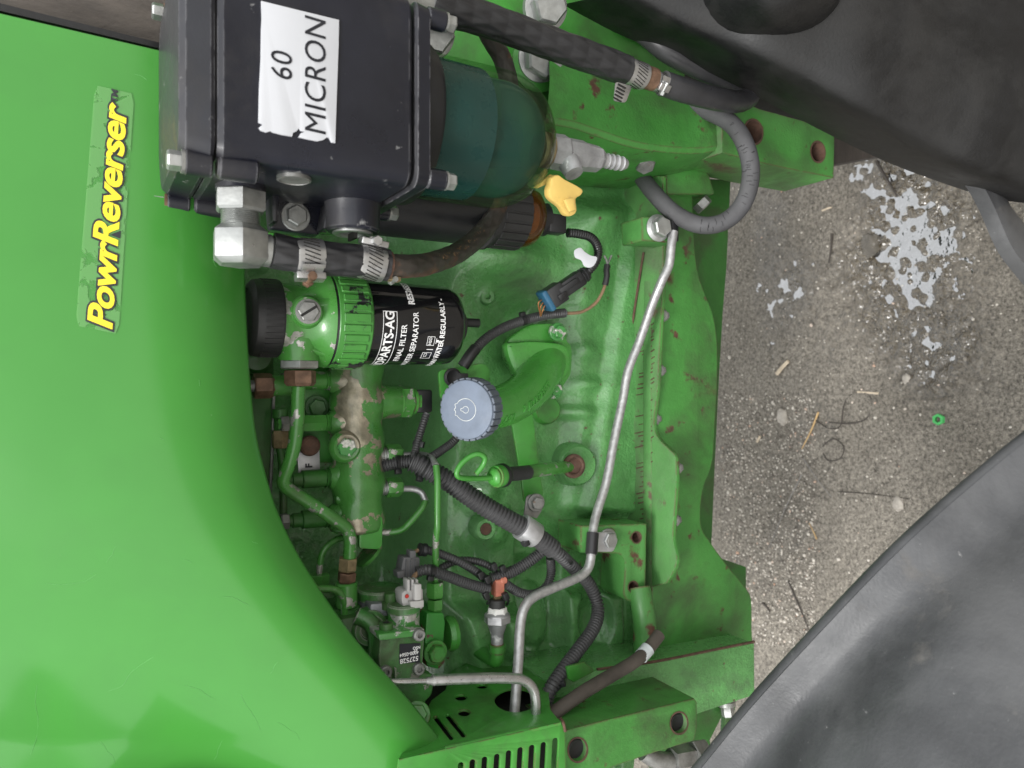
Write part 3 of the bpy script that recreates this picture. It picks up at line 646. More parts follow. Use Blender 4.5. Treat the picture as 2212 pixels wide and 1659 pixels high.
# ------------------------------------------------------------------ engine block casting
def build_block():
    root = T('engine_block', 'green cast iron engine block with bosses, ribs and rust specks', 'engine', P(1150, 900, .1))
    xs = np.arange(-.62, .72, .0026); zs = np.arange(.645, 1.36, .0026)
    X, Z = np.meshgrid(xs, zs, indexing='ij')
    def pz(x, y=900): q = P(x, y, .085); return q.x, q.z
    zf = lambda x: zx(x, .085)
    # picture coordinates of every grid vertex at the casting's mean depth
    D = np.stack([X - CAM.x, np.full_like(X, .085 - CAM.y), Z - CAM.z], -1)
    dep = D @ np.array(FW); PXx = 1106 + FPX * (D @ np.array(RT)) / dep; PXy = 829.5 - FPX * (D @ np.array(UP)) / dep
    h = np.full_like(X, -.110)
    h += .105 * sst(880, 985, PXx + 18 * fbm(PXy / 160., PXx / 300., 4, 2))            # crankcase swells out below the head
    h += .014 * sst(1205, 1255, PXx - 6 * np.sin(PXy / 60.)) * sst(1120, 1090, PXy) * sst(420, 470, PXy)
    h += .012 * sst(1290, 1318, PXx + (PXy - 770) * .16) * sst(1130, 1100, PXy)
    # smooth lobes
    def lobe(x, y, rx, ry, hh, p=2.0):
        nonlocal h; d = (np.abs((PXx - x) / rx) ** p + np.abs((PXy - y) / ry) ** p); h = h + 1.7 * hh * np.exp(-d * 1.6)
    lobe(1090, 560, 110, 70, .022); lobe(1000, 520, 90, 120, .012); lobe(1230, 620, 70, 120, .012)
    lobe(1270, 480, 80, 50, .016); lobe(1110, 700, 60, 60, -.008); lobe(1250, 760, 46, 24, .006); lobe(1260, 830, 46, 20, .006); lobe(1230, 890, 60, 18, .007)
    lobe(1075, 1010, 70, 60, .008); lobe(1050, 1060, 30, 40, .008); lobe(1000, 950, 90, 60, .006)
    lobe(1052, 640, 22, 22, .004)
    # plate with a tapped hole, its edge a clean vertical step
    m1 = sst(1104, 1098, PXx) * sst(1100, 1135, PXy + (PXx - 1040) * .25) * sst(1420, 1380, PXy) * sst(1010, 1035, PXx + (PXy - 1140) * -.12 - 10)
    h += .016 * m1
    lobe(1048, 1140, 42, 42, .010, 2.4)
    # two rounded lobes at the front
    h -= .016 * sst(1110, 1120, PXx) * sst(1190, 1225, PXy) * sst(1215, 1195, PXx) * sst(1420, 1395, PXy)
    d = np.sqrt(((PXx - 1150) / 42) ** 2 + ((PXy - 1335) / 78) ** 2); h += .020 * np.sqrt(np.clip(1 - d ** 2, 0, 1))
    m2 = sst(1212, 1220, PXx) * sst(1265, 1290, PXy) * sst(1430, 1405, PXy) * sst(1340, 1325, PXx); h += .018 * m2
    d = np.sqrt(((PXx - 1272) / 40) ** 2 + ((PXy - 1330) / 66) ** 2); h -= .022 * np.clip(1 - d ** 3, 0, 1)
    m3 = sst(1330, 1340, PXx) * sst(1110, 1140, PXy); h += .012 * m3
    h += .030 * sst(960, 985, PXx + (PXy - 1300) * -.3) * sst(1290, 1330, PXy) * sst(1120, 1095, PXx) * sst(1470, 1440, PXy)
    h += .011 * fbm(X * 9, Z * 9, 50, 3) + .0018 * fbm(X * 40, Z * 40, 60, 3)
    Y = .085 - h
    me = grid_mesh('casting', X, Y, Z, MAT['cast_green'], V(root['_org']))
    o = link('casting', me, MAT['cast_green'], root, V(root['_org']))
    def hole(x, y, Y, r, rim=True, lab='bore'):
        p = P(x, y, Y); k = mpp(p); d = V((0, -1, 0))
        mb = MB().lathe(p + V((0, .03, 0)), d, [(0, r * k * .2), (0.001, r * k * .95), (.03, r * k), (.032, r * k * 1.25), (.030, r * k * 1.5), (.02, r * k * 1.55)], 24)
        mb.v = mb.v; ob = mb.build(lab, MAT['rust'], root)
    def depth_at(x, y):
        q = P(x, y, .085); i = int((q.x + .62) / .0026); j = int((q.z - .645) / .0026); return float(Y[i, j])
    BD['f'] = depth_at
    # dark backing behind everything, added to stop light leaking through
    MB().bx(-.62, .72, .24, .26, .64, 1.62).build('light_stop_wall', MAT['dark_green'], root)
    # bosses and tapped holes
    def boss(x, y, r, hh, m='cast_green', hole_r=0, off=0.0, name='boss', tilt=(0, -1, .15)):
        Y0 = depth_at(x, y) + off; p = P(x, y, Y0); k = mpp(p); r = r * k; d = V(tilt).normalized()
        a = p - d * .02
        pr = [(0, r * 1.15), (.02, r * 1.08), (.02 + hh - r * .12, r), (.02 + hh, r * .9)]
        if hole_r: pr += [(.02 + hh, hole_r * k * 1.1), (.02 + hh - .001, hole_r * k), (.02 + hh - .014, hole_r * k), (.02 + hh - .0145, 0)]
        else: pr += [(.02 + hh, 0)]
        return MB().lathe(a, d, pr, 32).build(name, MAT[m], root, ang=40)
    boss(1048, 1142, 24, .004, hole_r=13)
    MB().lathe(P(1048, 1142, depth_at(1048, 1142) - .0005) , (0, -1, .15), [(0, 0), (.0001, 12.5 * mpp(P(1048, 1142, .07))), (.0030, 12.5 * mpp(P(1048, 1142, .07)))], 24).build('thread', MAT['rust'], root)
    boss(1240, 1003, 44, .014)
    boss(1052, 641, 16, .003, hole_r=6)
    boss(848, 948, 20, .012, m='green_paint')
    boss(1178, 885, 30, .010, name='plug_boss', m='green_paint')
    boss(1330, 1428, 12, .002)
    MB().bx(.70, .72, -.03, .24, .75, 1.60).build('rear_end_cap', MAT['dark_green'], root)  # unseen end cap, added to shut light out of the engine bay
    MB().bx(-.64, -.62, -.03, .26, .75, 1.60).build('front_end_cap', MAT['hole_dark'], root)  # plain closure out of view, added to darken the bay from the front
BD = {}
build_block()

# ------------------------------------------------------------------ oil pan, flange and front support
def bolt(name, p, d, r, h, m, parent, washer=True, a0=0.3, wm=None):
    p = V(p); d = V(d).normalized(); mb = MB()
    if washer: mb.lathe(p - d * r * .4, d, [(0, r * 1.35), (r * .55, r * 1.38), (r * .62, r * 1.3)], 24)
    mb.hex(p + d * r * .2, d, h, r, a0); o = mb.build(name, m, parent, ang=25)
    rr = r * .60
    MB().lathe(p + d * (r * .2 + h - .0001), d, [(0, rr), (.0003, rr * .97), (.0003, 0)], 20).build('head_face', m, o, ang=20)
    return o
def hole_liner(root, loop, Y, depth, m, n=.96):
    cx = sum(q[0] for q in loop) / len(loop); cy = sum(q[1] for q in loop) / len(loop)
    f0 = [P(cx + (x - cx) * n, cy + (y - cy) * n, Y) for x, y in loop]
    f1 = [P(cx + (x - cx) * 1.14, cy + (y - cy) * 1.14, Y - .0003) for x, y in loop]
    c = sum(f0, V((0, 0, 0))) / len(f0)
    MB().loft([f1, f0, [q + V((0, depth, 0)) for q in f0], [c + V((0, depth, 0)) + (q - c) * .02 for q in f0]], caps=False).build('rusty_bore', MAT[m], root, ang=40)
def build_lower():
    # horizontal flange under the crankcase, machined face up
    Zf = zx(1352, .085)
    out = [(1352, 560), (1432, 560), (1431, 624), (1428, 676), (1424, 757), (1420, 839), (1412, 915), (1421, 945), (1444, 969), (1458, 985), (1461, 1020), (1460, 1060), (1455, 1130), (1454, 1168), (1462, 1215), (1440, 1260), (1352, 1300)]
    root = T('pan_flange', 'machined green flange ledge under the block with rusty tool marks', 'flange', PZ(1390, 850, Zf))
    plate('ledge', (0, 0, Zf), (0, 0, 1), smooth(out[1:-1], 4, False) + [(1285, 1300), (1285, 380), (1432, 380)], [], .006, MAT['frame_green'], root, .001)
    # gasket edge
    MB().tube([PZ(1390, 545, Zf + .003), PZ(1372, 660, Zf + .003), PZ(1361, 744, Zf + .003), PZ(1357, 850, Zf + .003), PZ(1353, 953, Zf + .003), PZ(1354, 1110, Zf + .003)], .0016, seg=8).build('gasket', MAT['rust'], root)
    rs = random.Random(3)
    for k in range(38):      # chatter marks left by the cutter, rusted
        y = 700 + k * 11.5 + rs.uniform(-3, 3); x = 1412 - (y - 700) * .012 + rs.uniform(-3, 4); L_ = rs.uniform(16, 38)
        if y > 1000: x -= 4; L_ *= .8
        if rs.random() < .12: continue
        pts = [PZ(x, y, Zf - .0004), PZ(x - L_ * .5, y + L_ * .30, Zf - .0004), PZ(x - L_, y + L_ * .42, Zf - .0004)]
        MB().tube(pts, rs.uniform(.0007, .0012), seg=8).build('tool_mark', MAT['rust'], root)
    for x, y in ((1436, 681), (1429, 800), (1419, 906), (1466, 1012), (1462, 1125)):
        p = PZ(x, y, Zf - .006); bolt('pan_bolt', p + V((0, .006, -.002)), (0, 0, -1), .0062, .006, MAT['dull_steel'], root)
    # pan side below
    root = T('oil_pan', 'smooth green oil pan side with wavy lower edge above the yard', 'oil pan', P(1470, 800, .03))
    wav = [(1499, 405), (1499, 465), (1506, 569), (1522, 627), (1542, 679), (1551, 741), (1551, 832), (1546, 920), (1540, 1001), (1520, 1060), (1516, 1132), (1538, 1173), (1574, 1222), (1614, 1271), (1625, 1298), (1626, 1360), (1628, 1390)]
    plate('pan_side', (0, .03, 0), (0, 1, 0), [(1412, 405)] + smooth(wav, 5, False) + [(1500, 1440), (1380, 1450), (1408, 1300), (1408, 700)], [], .02, MAT['frame_green'], root, .004)
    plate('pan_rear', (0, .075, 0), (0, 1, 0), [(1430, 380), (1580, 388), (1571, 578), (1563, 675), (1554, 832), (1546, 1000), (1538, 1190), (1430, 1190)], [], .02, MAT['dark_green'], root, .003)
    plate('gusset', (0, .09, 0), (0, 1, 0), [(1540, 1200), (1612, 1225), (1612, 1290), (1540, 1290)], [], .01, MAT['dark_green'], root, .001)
    # rounded corner post
    MB().tube([P(1380, 1270, .014), P(1386, 1300, .008), P(1392, 1345, .006), P(1392, 1405, .010), P(1388, 1445, .02)], .0145, seg=20).build('corner_post', MAT['rusty_green'], root)
    # front support casting
    root = T('front_support', 'thick rough cast green support below the rusty joint line', 'support', P(1450, 1470, 0))
    plate('support_casting', (0, -.012, 0), (0, 1, 0), rounded([(1180, 1470), (1300, 1446), (1416, 1430), (1630, 1389), (1631, 1502), (1600, 1512), (1509, 1542), (1380, 1600), (1180, 1620)], [0, 0, 0, 3, 8, 0, 0, 0, 0]), [], .09, MAT['cast_green'], root, .002)
    MB().tube([P(1290, 1446, -.011), P(1420, 1428, -.011), P(1540, 1404, -.011), P(1629, 1386, -.011)], .0018, seg=8).build('joint_seam', MAT['rust'], root)
    # bar with two plugged holes
    root = T('front_bar', 'green steel bar with two black plugged holes', 'bar', P(1360, 1570, -.08))
    Yb = -.085
    bar = [(1215, 1580), (1290, 1560), (1500, 1509), (1506, 1516), (1506, 1570), (1500, 1600), (1415, 1626), (1320, 1659), (1280, 1700), (1215, 1720)]
    plate('bar_face', (0, Yb, 0), (0, 1, 0), bar, [circ(1467, 1562, 17, 22, a=.15), circ(1248, 1620, 19, 24, a=.15)], .075, MAT['frame_green'], root, .0015)
    for x, y, r in ((1467, 1562, 19), (1248, 1620, 21)):
        p = P(x, y, Yb + .004); k = mpp(p)
        MB().lathe(p + V((0, .01, 0)), (0, -1, 0), [(0, r * k * 1.05), (.008, r * k * 1.05), (.0085, r * k * .9), (.008, r * k * .8), (.008, 0)], 28).build('hole_plug', MAT['rubber_dark'], root)
        q = P(x, y, Yb); k = mpp(q); ring = []
        for a in np.linspace(0, 2 * math.pi, 33)[:-1]: ring.append(a)
        mb = MB(); rr = [[PP(x + 19.2 * s_ * math.cos(a) * (r / 19), y + 24.2 * s_ * math.sin(a) * (r / 19), V((0, Yb - .0004, 0)), V((0, 1, 0))) for a in ring] for s_ in (.92, 1.07 + 0.0)]
        mb.loft(rr, caps=False); mb.build('rust_ring', MAT['rust'], root)
build_lower()
# lower bracket with two bolt holes
def build_brackets():
    root = T('corner_bracket', 'green corner bracket with two rusty empty bolt holes', 'bracket', P(1360, 1200, .02))
    outl = rounded([(1255, 1136), (1397, 1131), (1394, 1296), (1357, 1300), (1347, 1287), (1352, 1212), (1340, 1196), (1255, 1194)], [0, 2, 4, 8, 8, 12, 10, 0])
    Yk = .012
    plate('bracket_plate', (0, Yk, 0), (0, 1, 0), outl, [circ(1375, 1161, 10, 12), circ(1368, 1268, 10, 12)], .05, MAT['rusty_green'], root, .0012)
    hole_liner(root, circ(1375, 1161, 10, 12), Yk, .02, 'rust'); hole_liner(root, circ(1368, 1268, 10, 12), Yk, .02, 'rust')
    bolt('bracket_bolt', P(1312, 1165, Yk - .001), (0, -1, 0), .0098, .007, MAT['zinc'], root, a0=.5)
build_brackets()
# ------------------------------------------------------------------ rear beam, upper right of the picture
def build_beam():
    root = T('frame_beam', 'long green steel frame beam with two rusty holes near its end', 'beam', P(1500, 300, -.02))
    Yb = -.05
    front = [(1560, 196), (1640, 235), (1742, 263), (1800, 283), (1803, 290), (1801, 384), (1690, 362), (1625, 347), (1560, 330)]
    plate('beam_end', (0, Yb, 0), (0, 1, 0), front, [circ(1628, 285, 19, 26, a=-.15), circ(1767, 328, 15, 22, a=-.1)], .085, MAT['frame_green'], root, .001)
    hole_liner(root, circ(1628, 285, 19, 26, a=-.15), Yb, .03, 'rust'); hole_liner(root, circ(1767, 328, 15, 22, a=-.1), Yb, .03, 'rust')
    # body: machined face that rises from the end plate, curved lower arris
    arris = [(1180, 258), (1200, 268), (1240, 276), (1300, 296), (1370, 318), (1450, 329), (1520, 330), (1575, 318)]
    rows = []
    sm = smooth(arris, 6, False)
    for x, y in sm:
        f0 = P(x, y, -.040)
        up = P(x + 6, y - 150, -.030)
        rows.append([up + V((0, .10, 0)), up, up * .5 + f0 * .5 + V((0, -.004, 0)), f0 + V((.006, -.002, 0)), f0 + V((0, .002, 0)), f0 + V((-.012, .055, .0)), f0 + V((-.016, .12, 0))])
    MB().loft(rows, closed=False).build('beam_body', MAT['frame_green'], root, ang=30)
    for (x, y, Y, d) in ((1390, 345, .0, (-.75, -.5, .15)), (1238, 300, .0, (-.7, -.3, .5)), (1508, 432, .03, (-.6, -.3, -.5))):
        bolt('beam_bolt', P(x, y, Y), d, .0125, .012, MAT['dull_steel'], root, washer=False)
    MB().prism(rounded_poly([(1440, 350), (1530, 372), (1545, 420), (1440, 420)], .02), (0, .05, 0)).build('pad', MAT['frame_green'], root, bevel=.003)
    plate('upper_web', (0, .03, 0), (0, 1, 0), [(940, -80), (1480, -80), (1480, 230), (1180, 300), (1080, 260), (940, 160)], [], .02, MAT['green_paint'], root, .001)
    root2 = T('steel_washer_bolt', 'large hex bolt head with green washer behind the thick hose', 'bolt', P(1160, 140, 0))
    p = P(1165, 125, -.01); k = mpp(p); d = V((-.25, -.75, .15)).normalized()
    MB().lathe(p - d * .004 + V((-.004, 0, 0)), d, [(0, 62 * k), (.006, 62 * k), (.0065, 58 * k), (.0065, 0)], 36).build('washer', MAT['green_paint'], root2)
    MB().lathe(p, d, [(0, 52 * k), (.006, 50 * k), (.0065, 44 * k)], 32).hex(p + d * .0062, d, .018, 44 * k, .2).build('head', MAT['zinc'], root2, ang=25)
    p = P(1176, 18, -.02); k = mpp(p); root3 = T('upper_hex_bolt', 'hex bolt head at the top edge beside the black panel', 'bolt', p)
    MB().lathe(p, d, [(0, 50 * k), (.006, 48 * k), (.0065, 40 * k)], 32).hex(p + d * .006, d, .018, 38 * k, .5).build('head', MAT['zinc'], root3, ang=25)
    p = P(930, 75, -.06); k = mpp(p); root4 = T('stamped_hex_bolt', 'stamped grey hex bolt head above the separator corner', 'bolt', p)
    MB().lathe(p, d, [(0, 52 * k), (.006, 50 * k), (.0065, 44 * k)], 32).hex(p + d * .006, d, .018, 44 * k, .5).build('head', MAT['zinc'], root4, ang=25)
def rounded_poly(px_, Y): return [P(x, y, Y) for x, y in rounded(px_, 8)]
build_beam()
# ------------------------------------------------------------------ black parts near the viewer
def build_black():
    root = T('wheel_fender', 'dusty black plastic front wheel fender with rolled rim', 'fender', PZ(1900, 1400, .8))
    e = [(1380, 1830), (1525, 1659), (1640, 1520), (1780, 1368), (1930, 1212), (2060, 1092), (2212, 965), (2400, 818)]
    zz = [.885, .88, .865, .845, .815, .78, .735, .67]
    E = [PZ(x, y, z) for (x, y), z in zip(e, zz)]
    def at(t):
        t *= len(E) - 1; i = min(int(t), len(E) - 2); s_ = t - i
        a, b, c, d = E[max(i - 1, 0)], E[i], E[i + 1], E[min(i + 2, len(E) - 1)]
        return 0.5 * ((2 * b) + (c - a) * s_ + (2 * a - 5 * b + 4 * c - d) * s_ * s_ + (3 * b - a - 3 * c + d) * s_ ** 3)
    od = V((-.62, -.78, 0)).normalized()
    def sf(u, v):
        p = at(u); s_ = v * .5
        dip = -.012 * math.exp(-((s_ - .03) / .022) ** 2)
        return p + od * s_ + V((0, 0, .010 * math.exp(-(s_ / .010) ** 2) + dip + .05 * (1 - math.exp(-s_ * 7))- .10 * s_ * s_))
    MB().grid(sf, 60, 70).build('fender_skin', MAT['fender_black'], root, ang=60, solid=-.004)
    MB().tube([at(k / 20) + V((0, 0, .002)) for k in range(21)], .0075, seg=16).build('rim', MAT['fender_black'], root)
    # tank / step housing, upper right
    root = T('step_housing', 'large black plastic housing with rounded hump at the cab step', 'housing', P(1900, 150, -.2))
    ed = [(1330, -20), (1458, 50), (1560, 92), (1637, 125), (1745, 178), (1852, 236), (1995, 312), (2100, 362), (2212, 405), (2330, 446)]
    rows = []
    sm = smooth(ed, 5, False)
    for i, (x, y) in enumerate(sm):
        t = i / (len(sm) - 1); Y0 = -.10 - .18 * t
        f0 = P(x, y, Y0)
        row = [f0 + V((.03, .10, 0)), f0 + V((.004, .02, 0)), f0, f0 + V((.005, -.008, .001)), f0 + V((.018, -.015, .003)), f0 + V((.06, -.024, .008)), f0 + V((.12, -.030, .012)), f0 + V((.30, -.034, .02))]
        rows.append(row)
    MB().loft(rows, closed=False).build('shell', MAT['tank_black'], root, ang=50)
    c = P(1690, -58, -.19); mb = MB()
    rings = []
    for k in range(10):
        a = k / 9 * math.pi / 2; rings.append([c + V((math.cos(t) * .060 * math.cos(a) ** .6 * 1.0, -math.sin(a) * .045, math.sin(t) * .075 * math.cos(a) ** .6)) for t in np.linspace(0, 2 * math.pi, 37)[:-1]])
    rings = [[q + V((0, .08, 0)) for q in rings[0]]] + rings
    mb.loft(rings); mb.build('hump', MAT['tank_black'], root, ang=60)
    # flat plates behind the housing
    o = MB().prism([P(x, y, .02) for x, y in ((1310, -60), (1700, -60), (2080, 180), (1900, 235), (1770, 265), (1640, 205), (1470, 120), (1345, 60))], (0, .10, 0)).build('step_plate', MAT['step_black'], None, bevel=.002)
    tag(o, 'flat black speckled plate behind the cab step housing', 'plate')
    o = MB().prism([P(x, y, .03) for x, y in ((1755, 266), (1862, 238), (2100, 240), (2040, 312), (1800, 356))], (0, .03, 0)).build('worn_plate', MAT['step_brown'], None, bevel=.0015)
    tag(o, 'worn dark brown plate at the end of the green frame beam', 'plate')
    root = T('side_fender', 'black flared fender edge at the right border of the picture', 'fender', P(2190, 480, -.25))
    ee = [(2030, 325), (2056, 345), (2103, 387), (2138, 448), (2174, 530), (2212, 584), (2300, 690)]
    sm = smooth(ee, 5, False); rows = []
    for x, y in sm:
        f0 = P(x, y, -.20); rows.append([f0 + V((0, .012, 0)), f0, f0 + V((.002, -.003, 0)), f0 + V((.010, -.004, 0)), f0 + V((.05, -.002, 0)), f0 + V((.09, .02, 0))])
    MB().loft(rows, closed=False).build('flare', MAT['fender_black'], root, ang=40, solid=.003)
build_black()
# ------------------------------------------------------------------ separator
def PX(x, y, X):
    d = ray(x, y); return CAM + d * ((X - CAM.x) / d.x)
def rbox_ring(cx, cy, hx, hy, r, z, n=6):
    out = []
    for sx, sy, a0 in ((1, 1, 0), (-1, 1, 90), (-1, -1, 180), (1, -1, 270)):
        for k in range(n + 1):
            a = rad(a0 + 90 * k / n); out.append(V((cx + sx * (hx - r) + r * math.cos(a), cy + sy * (hy - r) + r * math.sin(a), z)))
    return out
def build_separator():
    X0, Y0, H = .221, -.13, .073
    zA, zB = zx(470, -.203), zx(893, -.203); zL = zx(388, -.203)
    root = T('water_separator', 'dark blue black fuel water separator with torn white label and clear bowl', 'separator', (X0, Y0, zB - .13))
    SB = MAT['separator_black']
    rr = lambda h, r, z: rbox_ring(X0, Y0, h, h, r, z)
    MB().loft([rr(H - .003, .012, zB + .0005), rr(H - .0015, .012, zB + .0025), rr(H - .001, .012, zA - .02), rr(H, .012, zA - .004), rr(H - .002, .011, zA)]).build('body', SB, root, ang=25)
    lid = MB().loft([rr(H - .001, .012, zA + .0016), rr(H, .012, zA + .004), rr(H - .002, .013, zL - .004), rr(H - .006, .013, zL), rr(H - .010, .015, zL + .0008), rr(H - .018, .02, zL + .002), rr(H - .035, .02, zL + .003), rr(H - .06, .012, zL + .003)]).build('lid', SB, root, ang=28)
    MB().loft([rr(H - .008, .01, zA - .001), rr(H - .008, .01, zA + .003)]).build('lid_gasket', MAT['rubber_dark'], root)
    # lower frame and collar
    z1, z2, z3 = zx(897, -.2), zx(932, -.2), zx(968, -.195)
    MB().loft([rr(H - .004, .012, z1), rr(H - .0015, .012, z1 - .002), rr(H - .003, .012, z2 + .001), rr(H - .006, .012, z2)]).build('lower_frame', SB, root, ang=25)
    MB().lathe((X0, Y0, z2 + .001), (0, 0, -1), [(0, .069), (z2 - z3 - .004, .067), (z2 - z3, .064)], 40).build('collar', MAT['black_plastic'], root)
    # corner lugs with bolts, lid (bolts up) and collar (bolts down)
    for sx, sy in ((-1, -1), (-1, 1), (1, -1), (1, 1)):
        cx, cy = X0 + sx * (H + .002), Y0 + sy * (H - .012)
        lg = MB().cyl((cx, cy, zA + .002), (cx, cy, zL - .004), .0085, ch=.001).build('lid_lug', SB, root)
        MB().lathe((cx, cy, zL - .0042), (0, 0, 1), [(0, .0078), (.0022, .0078), (.0023, .006)], 20).build('washer', MAT['copper_rust'] if sy > 0 else MAT['dull_steel'], lg)
        MB().hex((cx, cy, zL - .002), (0, 0, 1), .0085, .0066, .3).build('lid_bolt', MAT['zinc'], lg, ang=25)
        MB().cyl((cx, cy, zA - .028), (cx, cy, zA - .001), .0085, ch=.002).build('body_lug', SB, root)
        cx, cy = X0 + sx * (H - .011), Y0 + sy * (H - .011)
        lg = MB().cyl((cx, cy, z2 + .001), (cx, cy, z3 + .002), .0080, ch=.001).build('collar_lug', SB, root)
        MB().lathe((cx, cy, z3 + .002), (0, 0, -1), [(0, .0075), (.002, .0075), (.0021, .006)], 20).hex((cx, cy, z3 + .0005), (0, 0, -1), .0075, .0068, .5).build('collar_bolt', MAT['zinc'], lg, ang=25)
    # label
    lo = [(738, 5), (1000, 70), (1255, 132), (1252, 300), (1240, 640), (1232, 880), (1230, 948), (1205, 945), (1190, 915), (1175, 910), (1150, 928), (1110, 937), (1050, 925), (985, 910), (1000, 885), (1028, 874), (1000, 868), (988, 850), (972, 872), (950, 880), (944, 905), (880, 895), (820, 880), (800, 870), (770, 878), (735, 866), (722, 848), (748, 826), (720, 812), (724, 600), (735, 400), (738, 200), (742, 120)]
    lab = plate('label', (0, Y0 - H - .0002, 0), (0, 1, 0), [(324 + a * .3255, b * .3255) for a, b in lo], [], .0014, MAT['white_label'], root, .0001)
    Yl = Y0 - H - .0006
    for s_, (cx, cy), cap, length in (('60', (611, 142), 45, 64), ('MICRON', (684, 164), 46, 224)):
        c = P(cx, cy, Yl); k = mpp(c)
        text(s_, cap * k / .70, lambda u, v, c=c: c + V((u, 0, v)), MAT['black_ink'], lab, 'lettering', bold=.0, shear=.06, sp=1.06, xs=.95)
    # side face details (face looks towards -X)
    Xs = X0 - H
    c = PX(635, 386, Xs); MB().lathe(c + V((.006, 0, 0)), (-1, 0, 0), [(0, .012), (.0075, .012), (.008, .0105), (.0075, .0102), (.0075, 0)], 24).build('casting_slug', MAT['dull_steel'], root)
    c = PX(824, 404, Xs); c.y = Y0 + .01
    r_ = .0225
    e = 829.5 - 0; Lb = .026
    pb = MB().lathe(c + V((.004, 0, 0)), (-1, 0, 0), [(0, r_ * 1.06), (.004, r_ * 1.02), (.012, r_), (Lb - .002, r_ * .98), (Lb, r_ * .9), (Lb + .0002, r_ * .72), (Lb - .001, r_ * .72)], 36).build('port_boss', SB, root, ang=30)
    MB().lathe(c + V((.006 - Lb, 0, 0)), (-1, 0, 0), [(0, r_ * .74), (.0035, r_ * .74), (.0042, r_ * .66), (.0038, r_ * .5), (.0015, r_ * .42), (.0012, 0)], 30).build('port_plug', MAT['zinc'], pb)
    MB().bx(c.x - Lb - .002, c.x - Lb + .004, c.y - .009, c.y + .009, c.z - .0012, c.z + .0012).build('plug_slot', MAT['hole_dark'], pb)
    # mounting flange facing the viewer, with two ribs and bolt
    Yf = -.098
    fl = plate('mount_flange', (0, Yf, 0), (0, 1, 0), rounded([(575, 395), (712, 398), (705, 470), (690, 508), (585, 494)], [0, 0, 0, 8, 8]), [], .014, SB, root, .0015)
    for q in ([(574, 400), (592, 402), (588, 492), (576, 488)], [(700, 402), (722, 400), (708, 470), (690, 506), (682, 503)]):
        MB().prism([P(x, y, Yf + .002) for x, y in q], (0, -.022, 0)).build('rib', SB, fl, bevel=.0015)
    bolt('mount_bolt', P(638, 468, Yf), (0, -1, .02), .0088, .0065, MAT['zinc'], fl, a0=.05)
    MB().prism([P(x, y, -.08) for x, y in ((576, 500), (600, 504), (660, 512), (640, 522), (580, 516))], (0, .05, 0)).build('bracket_edge', MAT['green_paint'], fl, bevel=.001)
    # bowl
    rb = .0605; zt = z3 + .004; zb = zx(1168, Y0)
    bl = T('tmp', 'x', 'x', (X0, Y0, zb)); del bl['label']; del bl['category']
    pr = [(0, rb)]
    Lc = zt - zx(1062, Y0); Lt = zt - zb
    pr += [(Lc * k / 4, rb) for k in range(1, 5)]
    for k in range(1, 13):
        a = k / 12 * math.pi / 2; pr.append((Lc + (Lt - Lc) * math.sin(a), .014 + (rb - .014) * math.cos(a)))
    mb = MB().lathe((X0, Y0, zt), (0, 0, -1), pr, 64)
    bpy.data.objects.remove(bl)
    o = mb.build('bowl', MAT['bowl'], root, ang=70)
    for v in o.data.vertices: v.co = v.co - V((0, 0, zb - V(root['_org']).z))
    o.location = (0, 0, zb - V(root['_org']).z); o['_org'] = (X0, Y0, zb)
    MB().lathe((X0, Y0, zt + .001), (0, 0, -1), [(0, .058), (zt - zx(1011, Y0) , .0565), (zt - zx(1011, Y0) + .002, .05), (zt - zx(1011, Y0) + .002, .02)], 40).build('baffle', MAT['blue_fuel'], o)
    zf = zx(1012, Y0)
    pf = [(0, .0515), (zf - zx(1062, Y0), .0515)] + [(zf - zx(1062, Y0) + (zx(1062, Y0) - zx(1152, Y0)) * math.sin(q), .010 + .0415 * math.cos(q)) for q in np.linspace(.1, math.pi / 2, 12)]
    MB().lathe((X0, Y0, zf), (0, 0, -1), pf, 48).build('fuel', MAT['teal_fuel'], o, ang=70)
    MB().lathe((X0, Y0, zx(1011, Y0)), (0, 0, -1), [(0, .012), (.03, .012), (.034, .02), (.045, .02), (.046, 0)], 20).build('riser', MAT['hole_dark'], o)
    MB().prism([(X0 - .02, Y0 - .03, zx(1010, Y0)), (X0 - .035, Y0 - .03, zx(1010, Y0)), (X0 - .03, Y0 - .03, zx(1090, Y0)), (X0 - .005, Y0 - .03, zx(1080, Y0)), (X0 - .01, Y0 - .03, zx(1050, Y0))], (0, .008, 0)).build('vane', MAT['hole_dark'], o)
    # drain cock
    va = T('drain_valve', 'grey cast drain cock with barbed outlet under the clear bowl', 'valve', (X0, Y0, zb))
    MB().lathe((X0, Y0, zb + .003), (0, 0, -1), [(0, .0155), (.004, .0165), (.0045, .0135), (.007, .0135), (.0075, .0165), (.011, .0165), (.0115, .011)], 28).build('ferrule', MAT['brass_nut'], va)
    d = V((.0, -.02, -1)).normalized(); p = V((X0, Y0, zb - .007)); L0 = p.z - zx(1298, Y0); L1 = zx(1298, Y0) - zx(1352, Y0)
    MB().lathe(p, d, [(0, .013), (.002, .0165), (L0 * .28, .0170), (L0 * .32, .0150), (L0 * .62, .0150), (L0 * .66, .0138), (L0 * .92, .0125), (L0, .009)], 8, .2).build('valve_body', MAT['cast_alu'], va, ang=25)
    MB().cyl(p + d * L0 * .3, p + d * L0 * .36 + V((-.022, -.012, 0)), .0125, .009).build('handle_boss', MAT['cast_alu'], va)
